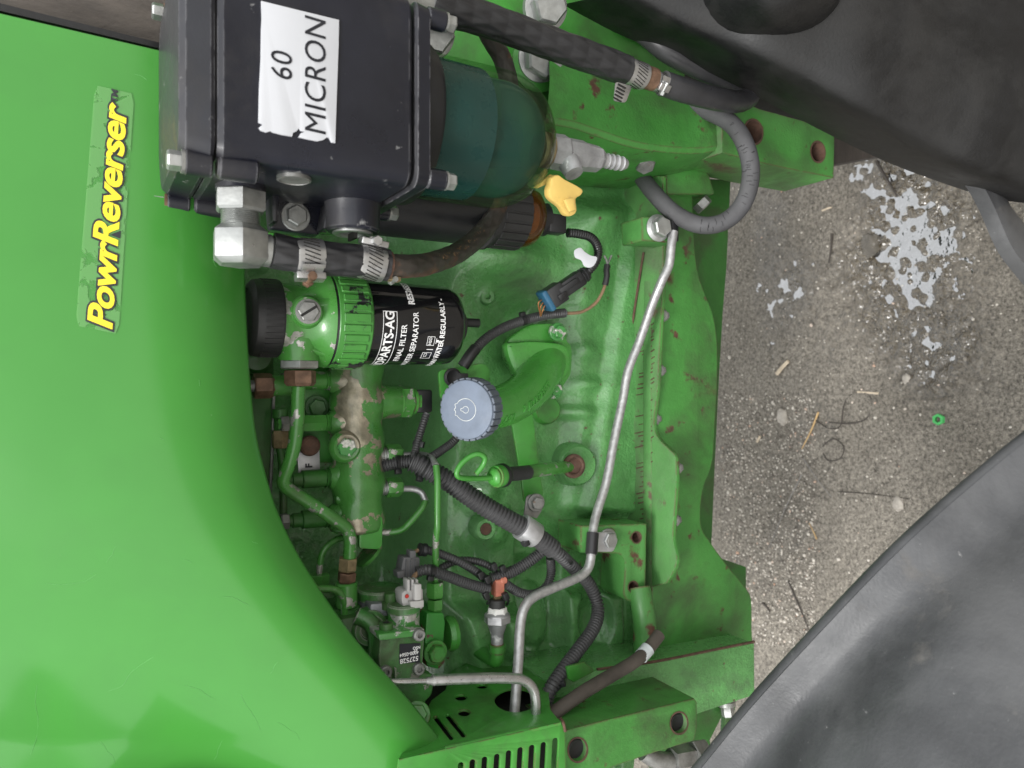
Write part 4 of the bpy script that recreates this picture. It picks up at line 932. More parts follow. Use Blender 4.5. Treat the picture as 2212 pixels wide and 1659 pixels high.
    MB().lathe(p + d * L0 * .98, d, [(0, .0065), (L1 * .22, .0065), (L1 * .24, .0078), (L1 * .4, .0058), (L1 * .42, .0078), (L1 * .6, .0058), (L1 * .62, .0078), (L1 * .8, .0058), (L1 * .82, .0072), (L1, .0048), (L1, .003), (L1 * .6, .003)], 20).build('hose_barb', MAT['alu_head'], va)
    Yv = -.155
    hp = [(1192, 384), (1207, 378), (1222, 388), (1258, 408), (1256, 422), (1245, 430), (1247, 455), (1238, 466), (1224, 466), (1212, 448), (1190, 430), (1186, 412), (1190, 398)]
    plate('valve_handle', P(1220, 420, Yv), (-.25, -1, 0), smooth(hp, 3), [], .010, MAT['yellow_plastic'], va, .002)
    plate('handle_tip', (0, Yv + .012, 0), (0, 1, 0), [(1158, 402), (1190, 376), (1200, 380), (1196, 392), (1165, 405)], [], .006, MAT['yellow_plastic'], va, .001)
    MB().prism([P(x, y, Yv - .003) for x, y in ((1214, 432), (1236, 428), (1240, 456), (1226, 460))], (0, -.004, 0)).build('handle_ridge', MAT['yellow_plastic'], va, bevel=.0015)
    # elbow fitting
    c = P(520, 430, Y0 - .005); zc = c.z; Yc = Y0 - .005
    el = T('elbow_fitting', 'zinc plated hex elbow fitting screwed into the separator side', 'fitting', (Xs, Yc, zc))
    k = mpp(c); ux = V((-1, 0, 0)); q0 = V((Xs + .004, Yc, zc))
    L1 = Xs - P(520, 417, Yc).x; a = V((P(520, 414, Yc).x, Yc, zc))
    MB().cyl(q0, a, 52 * k).build('seat_ring', MAT['separator_black'], el)
    b = V((P(520, 459, Yc).x, Yc, zc)); MB().hex(a, ux, (a - b).length, 56 * k, .1, .10).build('lock_nut', MAT['zinc'], el, ang=25)
    e = V((P(520, 488, Yc).x, Yc, zc)); n = 7; Lth = (b - e).length
    pr = []
    for i in range(n): pr += [(Lth * i / n, 41 * k), (Lth * (i + .5) / n, 38 * k)]
    MB().lathe(b, ux, pr + [(Lth, 40 * k)], 28).build('thread', MAT['zinc'], el)
    g = V((P(520, 574, Yc).x, Yc, zc)); Lh = (e - g).length
    MB().lathe(e, ux, [(0, 45 * k), (Lh * .16, 62 * k), (Lh * .84, 62 * k), (Lh, 46 * k)], 6, .1).build('elbow_body', MAT['zinc'], el, ang=20, bevel=.0006)
    h = V((P(520, 533, Yc).x, Yc, zc))
    MB().lathe(h, V((-.06, 0, -1)), [(0, 36 * k), (61 * k, 36 * k), (66 * k, 30 * k), (78 * k, 27 * k), (80 * k, 22 * k), (120 * k, 21 * k)], 24).build('elbow_tail', MAT['zinc'], el, ang=30)
mat('blue_fuel', (0.010, 0.05, 0.065), 0.3)
build_separator()
# ------------------------------------------------------------------ hoses and clamps
def clamp(label, p, d, r, wd, screw_dir, m='steel', screw_m='steel', tail=True, group='worm drive hose clamps', slots=True):
    p = V(p); d = V(d).normalized(); s_ = V(screw_dir); s_ = (s_ - d * s_.dot(d)).normalized(); t = d.cross(s_)
    root = T('hose_clamp', label, 'clamp', p, group)
    MB().lathe(p - d * wd / 2, d, [(0, r * .97), (0, r * 1.05), (wd * .08, r * 1.065), (wd * .92, r * 1.065), (wd, r * 1.05), (wd, r * .97)], 40).build('band', MAT[m], root, ang=30)
    if slots:
        mb = MB()
        for k in range(26):
            a = 2 * math.pi * k / 26; n = s_ * math.cos(a) + t * math.sin(a); q = s_ * -math.sin(a) + t * math.cos(a)
            mb.box(p + n * r * 1.067, (d * .95 + q * .3).normalized() * wd * .30, q * r * .035, n * .0002)
        stuff(mb.build('slots', MAT['hole_dark'], root))
    c = p + s_ * (r * 1.065 + r * .20)
    MB().box(c, d * wd * .55, t * r * .42, s_ * r * .22).build('screw_housing', MAT[m], root, bevel=r * .08, bseg=3)
    sc = c + s_ * r * .12
    MB().lathe(sc - t * r * .62, t, [(0, r * .26), (r * .3, r * .27), (r * .31, r * .2), (r * 1.0, r * .2)], 20).hex(sc + t * r * .38, t, r * .42, r * .33).build('screw', MAT[screw_m], root, ang=25)
    if tail:
        n = (s_ * .85 - t * .6).normalized(); q = n.cross(d)
        rows = []
        for k in range(9):
            a = -.15 + k * .13; n = s_ * math.cos(a) + t * -math.sin(a); rows.append([p + n * r * (1.10 + .030 * k) - d * wd * .4, p + n * r * (1.10 + .030 * k) + d * wd * .4])
        MB().loft(rows, closed=False).build('band_tail', MAT[m], root, solid=.0006)
    return root
def tubepts(pts): return [P(x, y, Y) for x, y, Y in pts]
def thing_tube(name, label, cat, pts, r, m, part='hose_wall', seg=16, corr=None, group=None, rp=None, parent=None, rvar=None, braid=None):
    pts = tubepts(pts); rm = r * mpp(pts[len(pts) // 2])
    if parent is None and label: root = T(name, label, cat, pts[0], group)
    else: root = parent
    o = MB().tube(pts, rm, seg=seg, corr=(rm * corr, .16) if corr else None, rvar=rvar, braid=braid, step=.0011 if braid else None).build(part, MAT[m], root, ang=50)
    return root, pts, rm
def build_hoses():
    Y = -.135
    r, p, rm = thing_tube('short_hose', 'short black braided hose between the elbow and brown hose', 'hose', [(588, 541, Y), (640, 551, Y), (700, 558, Y), (770, 564, Y), (836, 573, Y)], 36, 'braid_rubber', seg=64, braid=(8, .036, .045))
    MB().tube([P(828, 572, Y), P(842, 574, Y)], rm * .9, seg=24).build('rust_ring', MAT['rust'], r)
    d = (p[-1] - p[0]).normalized()
    clamp('perforated steel clamp with rusty orange screw beside the elbow fitting', P(666, 554, Y), d + V((.08, 0, 0)), rm, .021, V((-1, -.2, .1)), screw_m='copper_rust')
    clamp('perforated steel clamp at the lower end of the short black hose', P(800, 568, Y), d + V((-.08, 0, 0)), rm, .021, V((1, -.15, .15)))
    c = P(852, 575, Y); cl = clamp('small brass hose clamp on the start of the brown hose', P(850, 575, Y + .002), d, rm * .66, .010, V((-1, -.1, 0)), m='brass_nut', screw_m='zinc', tail=False)
    r, p, rm = thing_tube('brown_hose', 'brown braided fuel hose curving up behind the clear bowl', 'hose', [(838, 574, Y), (880, 575, Y + .005), (925, 570, -.11), (985, 548, -.075), (1030, 514, -.05), (1066, 468, -.035), (1088, 400, -.03), (1100, 300, -.025), (1102, 200, -.025), (1086, 130, -.03), (1058, 80, -.04), (1030, 20, -.05)], 19.5, 'brown_rubber', seg=48, braid=(6, .024, .045))
    # printed lettering along the hose
    P0 = [P(x, y, Yq) for x, y, Yq in ((925, 570, -.11), (985, 548, -.075), (1030, 514, -.05), (1066, 468, -.035))]
    mat('faded_ink', (0.20, 0.12, 0.06), .7)
    tubetext('PASCALE TEXTOIL  DN 8 / 14.5', P0, rm * 1.02, .0078, MAT['faded_ink'], r, start=.008, side=.15)
    # thick supply hose at the top
    Yt = -.115
    r, p, rm = thing_tube('supply_hose', 'thick black braided hose running down from the top fitting', 'hose', [(930, 8, Yt), (952, 16, Yt), (1047, 42, Yt), (1157, 82, Yt), (1267, 121, Yt), (1352, 152, Yt)], 33, 'braid_rubber', seg=64, braid=(8, .036, .045))
    d = (p[-1] - p[-2]).normalized()
    clamp('steel clamp with long loose band tail on the thick hose end', P(1372, 160, Yt), d, rm * .86, .022, V((.6, .7, .2)))
    # free band end hanging off
    tl = T('band_tail', 'loose slotted clamp band end hanging beside the thick hose', 'clamp band', P(1342, 200, Yt))
    q = [P(x, y, Yt - .012) for x, y in rounded([(1330, 176), (1366, 186), (1352, 222), (1326, 218)], 6)]
    MB().prism(q, (0, .0012, 0)).build('strip', MAT['steel'], tl, bevel=.0003)
    for i in range(5):
        c = P(1344 - i * 2.5, 186 + i * 7.2, Yt - .0128); MB().box(c, (.0002, 0, 0), (0, .0002, 0), (0, 0, .0001)).box(c, V((.25, 0, 1)).normalized() * .0052, (0, .0002, 0), V((1, 0, -.25)).normalized() * .0007).build('slot', MAT['hole_dark'], tl)
    MB().tube([P(1384, 163, Yt), P(1412, 172, Yt)], rm * .80, seg=24).build('rusty_sleeve', MAT['copper_rust'], r)
    MB().tube([P(1404, 170, Yt), P(1440, 182, Yt)], rm * .62, seg=24).build('inner_hose', MAT['rubber_dark'], r)
    clamp('small steel clamp with slotted screw where the hose narrows', P(1424, 178, Yt), d, rm * .66, .013, V((-.7, -.7, -.2)), screw_m='zinc')
    thing_tube('return_hose', 'smooth dark hose doubling back in a tight bend', 'hose', [(1432, 180, Yt), (1470, 193, Yt), (1515, 206, -.11), (1560, 216, -.10), (1598, 219, -.085), (1620, 205, -.075), (1604, 186, -.066), (1562, 168, -.060), (1500, 142, -.056), (1440, 110, -.05), (1390, 70, -.035), (1330, 40, -.01)], 22.5, 'return_rubber', seg=24)
    r, p, rm = thing_tube('looped_hose', 'grey cracked fabric hose hanging in a wide loop', 'hose', [(1490, 222, -.03), (1530, 240, -.045), (1578, 266, -.07), (1609, 311, -.09), (1622, 373, -.09), (1607, 436, -.08), (1566, 478, -.065), (1512, 486, -.045), (1457, 461, -.02), (1415, 420, .005), (1388, 386, .04)], 19, 'fabric_hose', seg=28)
    rs = random.Random(2)
    cp = catmull(p, 30)
    for i in range(34):      # open cracks on the outside of the bend
        t = .22 + .5 * rs.random(); k = int(t * (len(cp) - 2)); q = cp[k]; tg = (cp[k + 1] - cp[k - 1]).normalized()
        vd = (CAM - q).normalized(); vd = (vd - tg * vd.dot(tg)).normalized(); sd_ = tg.cross(vd)
        a0 = rs.uniform(-.9, .5); a1 = a0 + rs.uniform(.3, .8); pts = []
        for j in range(4):
            a = a0 + (a1 - a0) * j / 3; pts.append(q + (vd * math.cos(a) + sd_ * math.sin(a)) * rm * 1.0 + tg * rs.uniform(-.0006, .0006))
        MB().tube(pts, .0003, seg=5).build('crack', MAT['crack'], r)
    # top zinc fitting
    ft = T('hose_fitting', 'zinc hex fitting at the upper edge feeding the thick hose', 'fitting', P(850, 10, Yt))
    c = P(838, 12, Yt); MB().hex(c + V((-.006, 0, .014)), V((.05, 0, -1)), .026, .021, .4).build('nut', MAT['zinc'], ft, ang=25)
    MB().cyl(P(866, -2, Yt), P(940, 12, Yt), .0125, ch=.001).build('tail', MAT['zinc'], ft)
    MB().hex(P(800, 14, Yt + .01), V((.1, 0, -1)), .012, .024, .1).build('collar_nut', MAT['zinc'], ft, ang=25)
    clamp('steel clamp where the thick hose leaves the top fitting', P(924, 6, Yt), V((-.25, 0, -1)), rm * 1.0, .018, V((1, .2, 0)))
def catmull(pts, n):
    q = []; pp = [pts[0] * 2 - pts[1]] + list(pts) + [pts[-1] * 2 - pts[-2]]
    for i in range(1, len(pp) - 2):
        a, b, c, e = pp[i - 1], pp[i], pp[i + 1], pp[i + 2]
        for k in range(n):
            t = k / n; q.append(0.5 * ((2 * b) + (c - a) * t + (2 * a - 5 * b + 4 * c - e) * t * t + (3 * b - a - 3 * c + e) * t ** 3))
    q.append(pts[-1]); return q
def tubetext(s_, pts, r, size, m, parent, start=0.0, side=0.0, bold=0.0, sp=1.0, name='lettering', raised=0.0, xs=1.0):
    cp = catmull(pts, 30); L = [0]
    for i in range(1, len(cp)): L.append(L[-1] + (cp[i] - cp[i - 1]).length)
    def mp(u, v, w_=0.0):
        dd = min(max(u + start, 0), L[-1] - 1e-6); i = max(0, int(np.searchsorted(L, dd)) - 1); k = (dd - L[i]) / max(1e-9, L[i + 1] - L[i]); q = cp[i].lerp(cp[i + 1], k)
        tg = (cp[min(i + 2, len(cp) - 1)] - cp[max(i - 1, 0)]).normalized(); vd = (CAM - q).normalized(); vd = (vd - tg * vd.dot(tg)).normalized(); sd_ = vd.cross(tg)
        rr = r(dd / L[-1]) if callable(r) else r
        a = side + v / rr; return q + (vd * math.cos(a) + sd_ * math.sin(a)) * (rr + raised + w_)
    return text(s_, size, mp, m, parent, name, align='LEFT', bold=bold, sp=sp, xs=xs, extr=raised)
build_hoses()
# ------------------------------------------------------------------ fuel filters
def cyl_text(s_, size, axis, r, ang0, z, m, parent, bold=0.0, sp=1.0, xs=1.0, name='lettering', shear=0):
    def mp(u, v):
        a = ang0 + u / r; return V((axis[0] + r * math.sin(a), axis[1] - r * math.cos(a), z + v))
    return text(s_, size, mp, m, parent, name, bold=bold, sp=sp, xs=xs, shear=shear)
def build_filter():
    X0, Y0 = .062, 0.0; Z = lambda x: zx(x, Y0 - .042)
    root = T('fuel_filter', 'glossy black fuel filter with white print under green filter head', 'filter', (X0, Y0, Z(1005)))
    rcap = .0365
    cap = MB().lathe((X0, Y0, Z(622)), (0, 0, 1), [(0, rcap), (.002, rcap + .0005), (.018, rcap), (.024, rcap - .001), (.0275, rcap - .005), (.0283, rcap - .009), (.027, rcap - .011), (.0275, 0)], 48).build('primer_cap', MAT['ribbed_black'], root, ang=30)
    for k in range(40):
        a = 2 * math.pi * k / 40; n = V((math.cos(a), math.sin(a), 0)); MB().box(V((X0, Y0, Z(622) + .0095)) + n * rcap, n * .0006, V((-n.y, n.x, 0)) * .0012, (0, 0, .0078)).build('grip_rib', MAT['ribbed_black'], cap, smooth=False)
    zc, zr0, zr1, zb = Z(622), Z(729), Z(807), Z(1018)
    hd = MB().lathe((X0, Y0, zc), (0, 0, -1), [(-.001, .020), (-.0005, .034), (.002, .0345), (.008, .033), (zc - zr0 - .022, .033), (zc - zr0 - .012, .040), (zc - zr0 - .005, .0455), (zc - zr0 - .001, .0465), (zc - zr0, .045)], 48).build('filter_head', MAT['chipped_green'], root, ang=35)
    # port to the left (towards -X) and screw plug towards the viewer
    pz_ = P(645, 740, Y0 - .004); zp = pz_.z
    MB().lathe((X0 - .01, Y0 - .006, zp), (-1, 0, 0), [(0, .0215), (.018, .0205), (.030, .0195), (P(645, 776, Y0).x * -1 + X0 - .01, .0195)], 28).build('outlet_port', MAT['chipped_green'], hd)
    c = P(665, 673, Y0 - .038); d = V((-.02, -1, .12)).normalized()
    MB().lathe(c + d * -.012, d, [(0, .0165), (.009, .0150), (.011, .0132), (.0135, .0130), (.0137, .009)], 30).build('plug_seat', MAT['chipped_green'], hd)
    pl = MB().lathe(c + d * .0015, d, [(0, .0115), (.0015, .0115), (.0016, .009)], 24).hex(c + d * .003, d, .0055, .0098, .5).build('bleed_screw', MAT['dull_steel'], hd, ang=25)
    s_ = V((.55, 0, -.83)).normalized(); s_ = (s_ - d * s_.dot(d)).normalized(); MB().box(c + d * .0082, s_ * .0085, d * .0007, d.cross(s_) * .0012).build('screw_slot', MAT['hole_dark'], pl)
    for a, w_ in ((-1.05, 1), (.25, 1.1)):      # cast webs on the head flange
        n = V((math.sin(a), -math.cos(a), 0)); MB().prism([V((X0, Y0, zc - .012)) + n * .032, V((X0, Y0, zr0 + .006)) + n * .044, V((X0, Y0, zr0 + .006)) + n * .03, V((X0, Y0, zc - .012)) + n * .028], V((-n.y, n.x, 0)) * .007 * w_).build('head_web', MAT['chipped_green'], hd, bevel=.0015)
    MB().lathe((X0, Y0, zr0 + .0005), (0, 0, -1), [(0, .0455), (.0018, .0458), (.002, .044)], 48).build('seal_ring', MAT['rubber_dark'], root)
    # ribbed collar, each rib a part
    col = MB().lathe((X0, Y0, zr0 - .0015), (0, 0, -1), [(0, .0455), (.001, .0462), (zr0 - zr1 - .003, .0462), (zr0 - zr1 - .0015, .0445)], 64).build('lock_collar', MAT['collar_green'], root, ang=30)
    rs = random.Random(4)
    for k in range(30):
        a = 2 * math.pi * k / 30; n = V((math.sin(a), -math.cos(a), 0)); wdt = .0036 if k % 5 else .0044; zo = rs.uniform(0, .004)
        MB().box(V((X0, Y0, (zr0 + zr1) / 2 - .001)) + n * .0465, n * .0012, V((-n.y, n.x, 0)) * wdt, (0, 0, (zr0 - zr1) / 2 - .0035 - zo)).build('collar_rib', MAT['collar_green'], col, bevel=.0008, bseg=1)
    can = MB().lathe((X0, Y0, zr1 + .001), (0, 0, -1), [(0, .0418), (.004, .0425), (zr1 - zb - .016, .0418), (zr1 - zb - .008, .0405), (zr1 - zb - .003, .0365), (zr1 - zb, .030), (zr1 - zb + .001, .018)], 64).build('canister', MAT['gloss_black'], root, ang=40)
    dr = MB().lathe((X0, Y0, zb + .001), (0, 0, -1), [(0, .019), (.008, .0185), (.010, .016)], 30, rfun=lambda t, a, r: r * (1 + .03 * (1 if int(a / (2 * math.pi) * 60) % 2 else 0))).build('drain_knob', MAT['black_plastic'], root, ang=20)
    MB().cyl((X0 + .004, Y0 - .006, zb - .008), (X0 + .004, Y0 - .006, zb - .027), .0048).build('drain_nipple', MAT['black_plastic'], dr)
    # print
    A = (X0, Y0); rt = .0428
    def ang(x, y):   # angle on the can for a photo position
        d = ray(x, y); o = CAM - V((X0, Y0, 0)); a_ = d.x ** 2 + d.y ** 2; b_ = 2 * (o.x * d.x + o.y * d.y); c_ = o.x ** 2 + o.y ** 2 - rt ** 2
        t = (-b_ - math.sqrt(max(0, b_ * b_ - 4 * a_ * c_))) / (2 * a_); q = CAM + d * t; return math.atan2(q.x - X0, -(q.y - Y0)), q.z
    W = MAT['white_ink']
    def put(s_, x, y, cap_px, length_px, bold=.0002, xs=None):
        a, z = ang(x, y); sz = cap_px * .00047 / .70
        cyl_text(s_, sz, A, rt, a, z, W, can, bold=bold, xs=xs or 1.0)
    a1, z1 = ang(833, 748); put('LANDPARTS-AG', 832, 764, 19, 150, .0003, .98)
    put('FINAL FILTER', 868, 748, 12, 80, .0001, .95)
    put('WATER SEPARATOR', 893, 748, 12, 110, .0001, .95)
    put('- DRAIN WATER REGULARLY -', 953, 742, 11, 140, .0002, .95)
    put('RE526557', 882, 628, 13, 70, .0004, 1.0)
    # frame round the name, and two pictograms
    def patch(a0, a1_, z0, z1_, nm='print_line'):
        mb = MB(); n = max(2, int(abs(a1_ - a0) / .05)); vs = []; fs = []
        for i in range(n + 1):
            a = a0 + (a1_ - a0) * i / n
            for z in (z0, z1_): vs.append(V((X0 + rt * math.sin(a), Y0 - rt * math.cos(a), z)))
        for i in range(n): fs.append((2 * i, 2 * i + 1, 2 * i + 3, 2 * i + 2))
        mb.add(vs, fs); return mb.build(nm, W, can)
    ac, zc_ = ang(832, 764); aN = ang(846, 672)[0]; aS = ac - 1.25; hh = .0072
    patch(aS, aN, zc_ + hh, zc_ + hh - .0006); patch(aS, aN, zc_ - hh, zc_ - hh + .0006); patch(aN - .016, aN, zc_ - hh, zc_ + hh)
    def rect(x, y, w_, h, t=.0005):
        a, z = ang(x, y); w_ /= rt; tt = t / rt
        patch(a - w_ / 2, a + w_ / 2, z + h / 2, z + h / 2 - t); patch(a - w_ / 2, a + w_ / 2, z - h / 2, z - h / 2 + t); patch(a - w_ / 2, a - w_ / 2 + tt, z - h / 2, z + h / 2); patch(a + w_ / 2 - tt, a + w_ / 2, z - h / 2, z + h / 2)
    rect(931, 737, .010, .008); put('H2O', 930, 737, 6, 12, .0001); rect(920, 768, .009, .010); rect(918, 767, .005, .003)
    a, z = ang(942, 737); patch(a - .07, a + .07, z, z - .0006); patch(a - .03, a + .03, z, z - .003)
    a, z = ang(925, 762); patch(a + .09, a + .11, z - .004, z + .003); patch(a - .16, a + .16, z - .0075, z - .0080)
    # fittings and the thick green pipe
    ln = T('fuel_pipe', 'bent green fuel pipe with flaked paint and copper union nut', 'pipe', P(645, 800, 0))
    yc = Y0 - .006
    q0 = V((P(641, 779, yc).x, yc, zp)); q1 = V((P(641, 797, yc).x, yc, zp)); MB().hex(q0, (-1, 0, 0), (q0 - q1).length, .0195, .2).build('port_nut', MAT['zinc'], ln, ang=25)
    q2 = V((P(645, 800, yc).x, yc, zp - .001)); q3 = V((P(645, 834, yc).x, yc, zp - .001)); MB().hex(q2, (-1, 0, 0), (q2 - q3).length, .0150, .55, .16).build('union_nut', MAT['copper_rust'], ln, ang=25)
    fz = lambda x, y, Y: (486 + x * .3092, 783 + y * .3092, Y)
    pts = [(645, 832, yc), fz(510, 230, -.004), fz(505, 400, -.002), fz(488, 560, 0), fz(450, 700, .004), fz(415, 790, .008), fz(408, 850, .010), fz(470, 905, .012), fz(620, 1000, .012), fz(760, 1095, .012), fz(840, 1150, .013), fz(872, 1215, .014), fz(872, 1300, .016), fz(868, 1370, .017)]
    ps = tubepts(pts); MB().tube(ps, 14.5 * mpp(ps[5]), seg=24).build('pipe_run', MAT['chipped_green'], ln, ang=50)
    for k, (y0, y1, r_, m, a0) in enumerate(((1205, 1233, 21, 'brass_nut', .3), (1236, 1257, 20, 'copper_rust', .1))):
        a, b = P(752 - k * 2, y0, .017), P(750 - k * 2, y1, .018); MB().hex(a, b - a, (b - a).length, r_ * mpp(a), a0).build('pump_union', MAT[m], ln, ang=25)
    # rust coloured union beside the hood
    ru = T('rusty_union', 'rusty pipe union nut half hidden by the hood edge', 'union', P(575, 834, .03))
    a, b = P(548, 834, .03), P(590, 833, .03); MB().hex(a, b - a, (b - a).length, .0125, .4).build('nut', MAT['copper_rust'], ru, ang=25)
    MB().cyl(P(588, 833, .03), P(640, 831, .03), .0105).build('adapter', MAT['chipped_green'], ru)
    MB().cyl(P(500, 836, .03), P(552, 834, .03), .006).build('pipe_end', MAT['dull_steel'], ru)
build_filter()
def build_second():
    X0, Y0 = .189, .0; Z = lambda x: zx(x, Y0 - .034)
    root = T('pre_filter', 'dark satin fuel filter with amber sediment bowl behind the separator', 'filter', (X0, Y0, Z(1190)))
    MB().lathe((X0, Y0, Z(660)), (0, 0, -1), [(0, .03), (.01, .038), (Z(660) - Z(706), .040)], 40).build('filter_head', MAT['green_paint'], root)
    col = MB().lathe((X0, Y0, Z(704)), (0, 0, -1), [(0, .040), (.001, .0412), (Z(704) - Z(775), .0405), (Z(704) - Z(777), .038)], 48).build('lock_collar', MAT['collar_green'], root)
    for k in range(30):
        a = 2 * math.pi * k / 30; n = V((math.sin(a), -math.cos(a), 0)); MB().box(V((X0, Y0, (Z(704) + Z(775)) / 2)) + n * .0412, n * .001, V((-n.y, n.x, 0)) * .0030, (0, 0, .013)).build('collar_rib', MAT['collar_green'], col, bevel=.0007, bseg=1)
    MB().lathe((X0, Y0, Z(775)), (0, 0, -1), [(0, .0375), (Z(775) - Z(1074), .0372)], 48).build('canister', MAT['black_plastic'], root)
    rg = MB().lathe((X0, Y0, Z(1072)), (0, 0, -1), [(0, .039), (.001, .041), (.004, .041), (.0045, .0375), (Z(1072) - Z(1150), .037)], 48).build('ring_nut', MAT['ribbed_black'], root)
    for k in range(22):
        a = 2 * math.pi * k / 22; n = V((math.sin(a), -math.cos(a), 0)); MB().box(V((X0, Y0, (Z(1092) + Z(1150)) / 2)) + n * .0372, n * .0012, V((-n.y, n.x, 0)) * .0042, (0, 0, (Z(1092) - Z(1150)) / 2)).build('nut_rib', MAT['ribbed_black'], rg, bevel=.0006, bseg=1)
    MB().lathe((X0, Y0, Z(1148)), (0, 0, -1), [(0, .0345), (.010, .034), (.020, .031), (.025, .026), (.026, .018)], 48).build('sediment_bowl', MAT['amber'], root)
    MB().lathe((X0, Y0, Z(1150)), (0, 0, -1), [(0, .02), (.02, .018), (.022, 0)], 24).build('core', MAT['yellow_plastic'], root)
    dk = MB().lathe((X0, Y0, Z(1196)), (0, 0, -1), [(0, .017), (.001, .0185), (.010, .0185), (.011, .015)], 36, rfun=lambda t, a, r: r * (1 + .035 * (1 if int(a / (2 * math.pi) * 72) % 2 else 0))).build('drain_knob', MAT['black_plastic'], root, ang=20)
    p = V((X0 - .006, Y0 - .008, Z(1212))); MB().box(p + V((0, 0, -.008)), (.011, 0, 0), (0, .009, 0), (0, 0, .012)).build('sensor_plug', MAT['black_plastic'], dk, bevel=.003)
    # sensor lead with tag and connector
    ld = T('sensor_lead', 'black corrugated sensor lead with white tag and plug', 'cable', P(1240, 503, -.01))
    ps = tubepts([(1226, 503, -.012), (1250, 505, -.014), (1278, 514, -.014), (1292, 538, -.010), (1287, 566, -.004), (1268, 590, .004)]); rm = 10 * mpp(ps[2])
    MB().tube(ps, rm, seg=18, corr=(.0030, .14)).build('corrugated_sleeve', MAT['conduit_black'], ld, ang=50)
    tg = [(1241, 541), (1254, 535), (1262, 543), (1276, 552), (1290, 556), (1284, 572), (1274, 578), (1262, 574), (1256, 562), (1243, 556)]
    lab = plate('tag', P(1266, 556, -.022), (.1, -1, .2), smooth(tg, 3), [], .001, MAT['white_label'], ld, .0001)
    d = (P(1178, 650, .02) - P(1270, 588, .006)); L = d.length; d = d.normalized(); c = P(1268, 590, .006); u = d.cross(V((0, 1, 0))).normalized(); n = u.cross(d)
    MB().lathe(c, d, [(0, .0085), (.004, .0098), (.0045, .0085), (.008, .0098), (.0085, .0085), (.012, .0100), (.016, .0100)], 24).build('grommet', MAT['black_plastic'], ld)
    MB().box(c + d * (L * .42), d * L * .28, u * .0092, n * .009).build('plug_body', MAT['black_plastic'], ld, bevel=.002)
    MB().box(c + d * (L * .76), d * L * .16, u * .0118, n * .0115).build('plug_shroud', MAT['black_plastic'], ld, bevel=.0015)
    MB().box(c + d * (L * .5) - n * .0105 - u * .002, d * L * .2, u * .0035, n * .0022).build('latch', MAT['black_plastic'], ld, bevel=.0008)
    MB().box(c + d * (L * .70) - n * .0122 + u * .004, d * L * .09, u * .004, n * .0015).build('latch_window', MAT['conduit_black'], ld, bevel=.0006)
    MB().box(c + d * (L * .965), d * L * .055, u * .0132, n * .0118).build('blue_socket', MAT['blue_plastic'], ld, bevel=.002)
    for k in (-1, 0, 1): MB().tube([c + d * L * 1.03 + u * .004 * k, c + d * L * 1.12 + u * (.005 * k + .003), P(1168, 683, .03)], .0009, seg=6).build('wire', MAT['copper_wire'], ld)
build_second()
